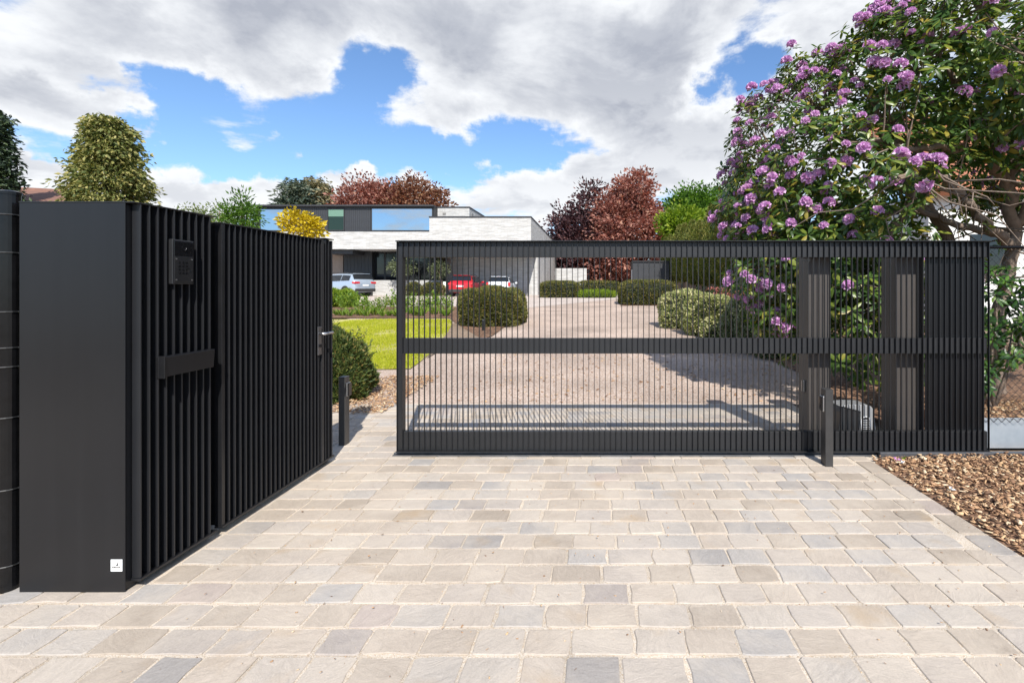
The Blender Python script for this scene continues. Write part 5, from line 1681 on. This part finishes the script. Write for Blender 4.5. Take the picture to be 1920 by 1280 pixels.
# blossoms sit on shoots at the outside, more of them on the left flank
pf = np.where(infr, 0.31, 0.14) * np.where(facing < -0.2, 0.5, 1)
pf = pf * np.where((pxs > 1500) & (pys > 430), 0.25, 1) * np.where((pxs > 1700), 0.4, 1)
clus = 0.5 + 0.9 * (np.sin(pts[:, 0] * 4.1 + pts[:, 2] * 3.3) * np.sin(pts[:, 1] * 3.7 - pts[:, 2] * 4.9 + 1.0) > -0.15)
hasf = rrng.random(len(pts)) < np.where(np.array(eid) == 7, 0.6, pf * clus)
order = np.argsort(np.where(infr, dist, dist + 50))
rank = np.empty(len(pts), int); rank[order] = np.arange(len(pts))
Vs, Ts, nb = [], [], 0
tV, tT, tb = [], [], 0
nfl = 0
forder = [i for i in order if hasf[i]]
top_f = set(forder[:300])
for i in range(len(pts)):
    k = i % len(WM); q = basis(axis[i], rrng.uniform(0, 6.28)); sc_ = float(rrng.uniform(0.8, 1.2))
    if rank[i] < 300:
        o = link_mesh('leaf_cluster', wme[k], None, rh, tuple(pts[i] - ROFF))
        o.rotation_mode = 'QUATERNION'; o.rotation_quaternion = q; o.scale = (sc_,) * 3
    else:
        R = np.array(q.to_matrix())
        Vs.append(WM[k][0] @ R.T * sc_ + pts[i] - ROFF); Ts.append(WM[k][1] + nb); nb += len(WM[k][0])
    if hasf[i]:
        kf = i % len(TM); up = unit(axis[i] + np.array([0, 0, 0.5])); qf = basis(up, rrng.uniform(0, 6.28)); s2 = float(rrng.uniform(0.7, 1.3))
        if i in top_f:
            o = link_mesh('flower_truss', tme[kf], None, rh, tuple(pts[i] - ROFF))
            o.rotation_mode = 'QUATERNION'; o.rotation_quaternion = qf; o.scale = (s2,) * 3
        else:
            R = np.array(qf.to_matrix())
            tV.append(TM[kf][0] @ R.T * s2 + pts[i] - ROFF); tT.append(TM[kf][1] + tb); tb += len(TM[kf][0])
# sparse inner leaves, so that the inside is leafy and dark rather than empty
n_in = 1500
ci = rrng.choice(3, n_in)
for j in range(n_in):
    e = RE[ci[j]]; d = unit(rrng.normal(size=3))
    p = np.array(e[:3]) + d * np.array(e[3:6]) * rrng.uniform(0.35, 0.85)
    if any((((p - np.array(h[:3])) / np.array(h[3:6])) ** 2).sum() < 1 for h in HOLLOW) or p[2] < 0.3: continue
    k = j % len(WM); R = np.array(basis(unit(d + np.array([0, 0, .5])), rrng.uniform(0, 6.28)).to_matrix())
    Vs.append(WM[k][0] @ R.T + p - ROFF); Ts.append(WM[k][1] + nb); nb += len(WM[k][0])
o = link_mesh('foliage', np_mesh('foliage', np.concatenate(Vs), np.concatenate(Ts)), M['rhodo_leaf'], rh); tag(o, kind='stuff')
if tV:
    o = link_mesh('blossoms', np_mesh('blossoms', np.concatenate(tV), np.concatenate(tT)), M['petal'], rh); tag(o, kind='stuff')


# trunks, limbs and twigs
def smooth_path(P, n=6):
    P = [Vector(p) for p in P]; out = []
    for i in range(len(P) - 1):
        a, b, c, d = P[max(i - 1, 0)], P[i], P[i + 1], P[min(i + 2, len(P) - 1)]
        for k in range(n):
            t = k / n
            out.append(0.5 * ((2 * b) + (c - a) * t + (2 * a - 5 * b + 4 * c - d) * t * t + (3 * b - a - 3 * c + d) * t ** 3))
    out.append(P[-1])
    return out


def limb(name, P, r0, r1, n=8, wob=0.02):
    S = smooth_path(P)
    S = [S[0]] + [p + Vector(rrng.normal(0, wob, 3)) for p in S[1:-1]] + [S[-1]]
    m = len(S)
    return MB().tube(S, [r0 + (r1 - r0) * (k / (m - 1)) ** 0.8 for k in range(m)], n).build(name, M['bark'], rh, smooth=True)


limb('trunk', [(5.35, 6.55, -0.05), (5.22, 6.4, 0.9), W(1902, 470, 6.2), W(1896, 400, 6.1), W(1888, 350, 6.0)], 0.10, 0.062, 10)
limb('limb', [W(1888, 350, 6.0), W(1868, 318, 5.9), W(1822, 287, 5.7), W(1770, 277, 5.6), W(1700, 275, 5.5), W(1640, 262, 5.6)], 0.062, 0.025)
limb('limb', [W(1895, 462, 6.15), W(1850, 420, 5.9), W(1810, 375, 5.6), W(1770, 335, 5.2), W(1725, 318, 4.95), (2.95, 4.78, 2.50)], 0.07, 0.018)
limb('limb', [W(1888, 352, 6.0), W(1908, 260, 6.0), W(1900, 150, 6.1), W(1850, 40, 6.2), W(1800, -60, 6.3)], 0.075, 0.03)
limb('trunk', [(4.05, 6.9, -0.05), (3.95, 6.7, 0.8), W(1655, 470, 6.4), W(1690, 410, 6.2), W(1712, 360, 6.0), W(1700, 300, 6.0), W(1640, 200, 6.2)], 0.085, 0.03, 10)
limb('trunk', [(4.75, 6.9, -0.05), W(1780, 480, 6.6), W(1745, 400, 6.5), W(1690, 350, 6.6), W(1600, 280, 6.8), W(1520, 200, 7.0)], 0.095, 0.03, 10)
limb('limb', [W(1885, 440, 6.3), W(1800, 425, 6.3), W(1720, 395, 6.3), W(1640, 400, 6.4), W(1560, 380, 6.6), W(1470, 330, 6.8)], 0.055, 0.02)
limb('limb', [W(1745, 400, 6.5), W(1720, 290, 6.3), W(1730, 200, 6.2), W(1700, 90, 6.3)], 0.05, 0.02)
limb('limb', [W(1870, 322, 5.9), W(1850, 230, 5.9), W(1790, 160, 5.9), W(1740, 60, 6.0)], 0.045, 0.018)
limb('limb', [W(1900, 430, 6.2), W(1955, 330, 5.7), W(1960, 230, 5.2), W(1935, 120, 4.8)], 0.06, 0.02)
limb('limb', [(5.25, 6.4, 1.2), (5.0, 6.0, 1.6), (4.4, 5.8, 1.5), (3.6, 5.8, 1.4)], 0.05, 0.02)
limb('limb', [(4.0, 6.7, 0.9), (3.5, 6.7, 1.3), (3.0, 6.6, 1.6), (2.5, 6.6, 2.0)], 0.05, 0.02)
limb('limb', [W(1960, 230, 5.2), (4.9, 4.8, 3.4), (4.4, 4.6, 3.6)], 0.03, 0.015)
nodes = []
for o in list(rh.children):
    if o.name.startswith(('limb', 'trunk')):
        nodes += [np.array(v.co) + ROFF for v in list(o.data.vertices)[::24]]
nodes = np.array(nodes)
tw = MB()
sel = rrng.choice(len(pts), 620, replace=False)
for i in sel:
    p = pts[i]
    j = np.argmin(np.linalg.norm(nodes - (p - axis[i] * 0.6), axis=1) + rrng.uniform(0, 0.4, len(nodes)))
    s = nodes[j]; L_ = np.linalg.norm(p - s)
    if L_ > 1.25: continue
    m1 = s * 0.6 + p * 0.4 + rrng.normal(0, 0.07, 3) * min(1, L_) - np.array([0, 0, 0.06 * L_]); m2 = p - axis[i] * 0.14 * min(1, L_)
    tw.tube([s, m1, m2, p], [0.014, 0.009, 0.006, 0.004], 5, False)
for _ in range(70):     # bare twigs in the open underside
    h = HOLLOW[rrng.integers(0, 3)]
    s = np.array(h[:3]) + rrng.normal(0, 0.8, 3) * np.array(h[3:6]); j = np.argmin(np.linalg.norm(nodes - s, axis=1))
    a = nodes[j]; d = s - a
    tw.tube([a, a + d * 0.4 + rrng.normal(0, 0.06, 3), a + d * 0.75 + rrng.normal(0, 0.08, 3), a + d * 1.1 + rrng.normal(0, 0.08, 3)], [0.011, 0.008, 0.006, 0.003], 5, False)
o = tw.build('twigs', M['bark'], rh, smooth=True); tag(o, kind='stuff')

# shrub behind the right fence
ls = thing('laurel_shrub', 'glossy green leafy shrub behind the chain-link fence right of the gate', 'shrub', (4.0, 4.95, 0.18))
lrng = np.random.default_rng(300)
Vs, Ts, nb = [], [], 0
for j in range(190):
    e = [(4.05, 4.9, 1.25, 0.38, 0.28, 0.45), (4.2, 5.0, 0.85, 0.45, 0.3, 0.35), (3.75, 4.85, 0.55, 0.22, 0.2, 0.18), (4.6, 4.95, 1.3, 0.5, 0.3, 0.5)][lrng.integers(0, 4)]
    d = unit(lrng.normal(size=3)); p = np.array(e[:3]) + d * np.array(e[3:]) * lrng.uniform(0.6, 1)
    if p[1] < 4.55: p[1] = 4.55 + lrng.uniform(0, .1)
    k = j % len(WM); R = np.array(basis(unit(d + np.array([0, -0.4, .6])), lrng.uniform(0, 6.28)).to_matrix())
    Vs.append(WM[k][0] @ R.T * 0.85 + p - np.array(ls.location)); Ts.append(WM[k][1] + nb); nb += len(WM[k][0])
link_mesh('foliage', np_mesh('foliage', np.concatenate(Vs), np.concatenate(Ts)), M['laurel'], ls)
tw = MB()
for e in ((4.05, 4.95, 1.3), (4.25, 5.0, 1.0), (3.8, 4.9, 0.6), (4.5, 5.0, 1.5), (3.95, 4.95, 1.6)):
    tw.tube([(4.05, 5.0, 0.15), ((4.05 + e[0]) / 2 + 0.04, 5.0, 0.15 + (e[2] - 0.15) * .5), e], [0.02, 0.014, 0.006], 6)
tw.build('stems', M['bark'], ls, smooth=True)

# fallen blossoms and leaves on the mulch and paving edge
frng = np.random.default_rng(310)
fb = []
for px, py, mt_, lab in ((1682, 868, 'petal', 'pale fallen blossom on the mulch by the track'), (1690, 873, 'plate_white', 'white petal on the mulch by the track'),
                         (1697, 866, 'lime', 'lime green fallen leaf on the mulch by the track'), (1782, 926, 'plate_white', 'white petal beside the paving edge, middle of the mulch')):
    g = G(px, py)
    P = np.repeat([[g.x, g.y, 0.03]], 4, 0) + frng.normal(0, 0.004, (4, 3))
    V, T = leaf_geo(P, unit(frng.normal(size=(4, 3)) * np.array([1, 1, .4]) + np.array([0, 0, .3])), 0.03, 0.02, frng)
    o = link_mesh('fallen_petal', np_mesh('fallen_petal', V, T), M[mt_]); tag(o, lab, 'petal')

lrng2 = np.random.default_rng(320)
def litter(name, n, xr, yr, label, zf, lmax):
    o = chips(name, xr, yr, n, lrng2, zf, 0.004, lmax)
    tag(o, label, 'litter')
litter('leaf_litter', 1500, (-2.0, 3.0), (6.1, 11.0), 'dry leaf scraps scattered on the gravel drive behind the gate', lambda x, y: np.vectorize(gz)(y) - 0.010, 0.055)
litter('grit', 900, (-2.1, 2.35), (1.6, 4.05), 'fine grit and bark crumbs scattered over the stone paving', lambda x, y: -0.006 + 0 * x, 0.013)
print('objects', len(bpy.data.objects))
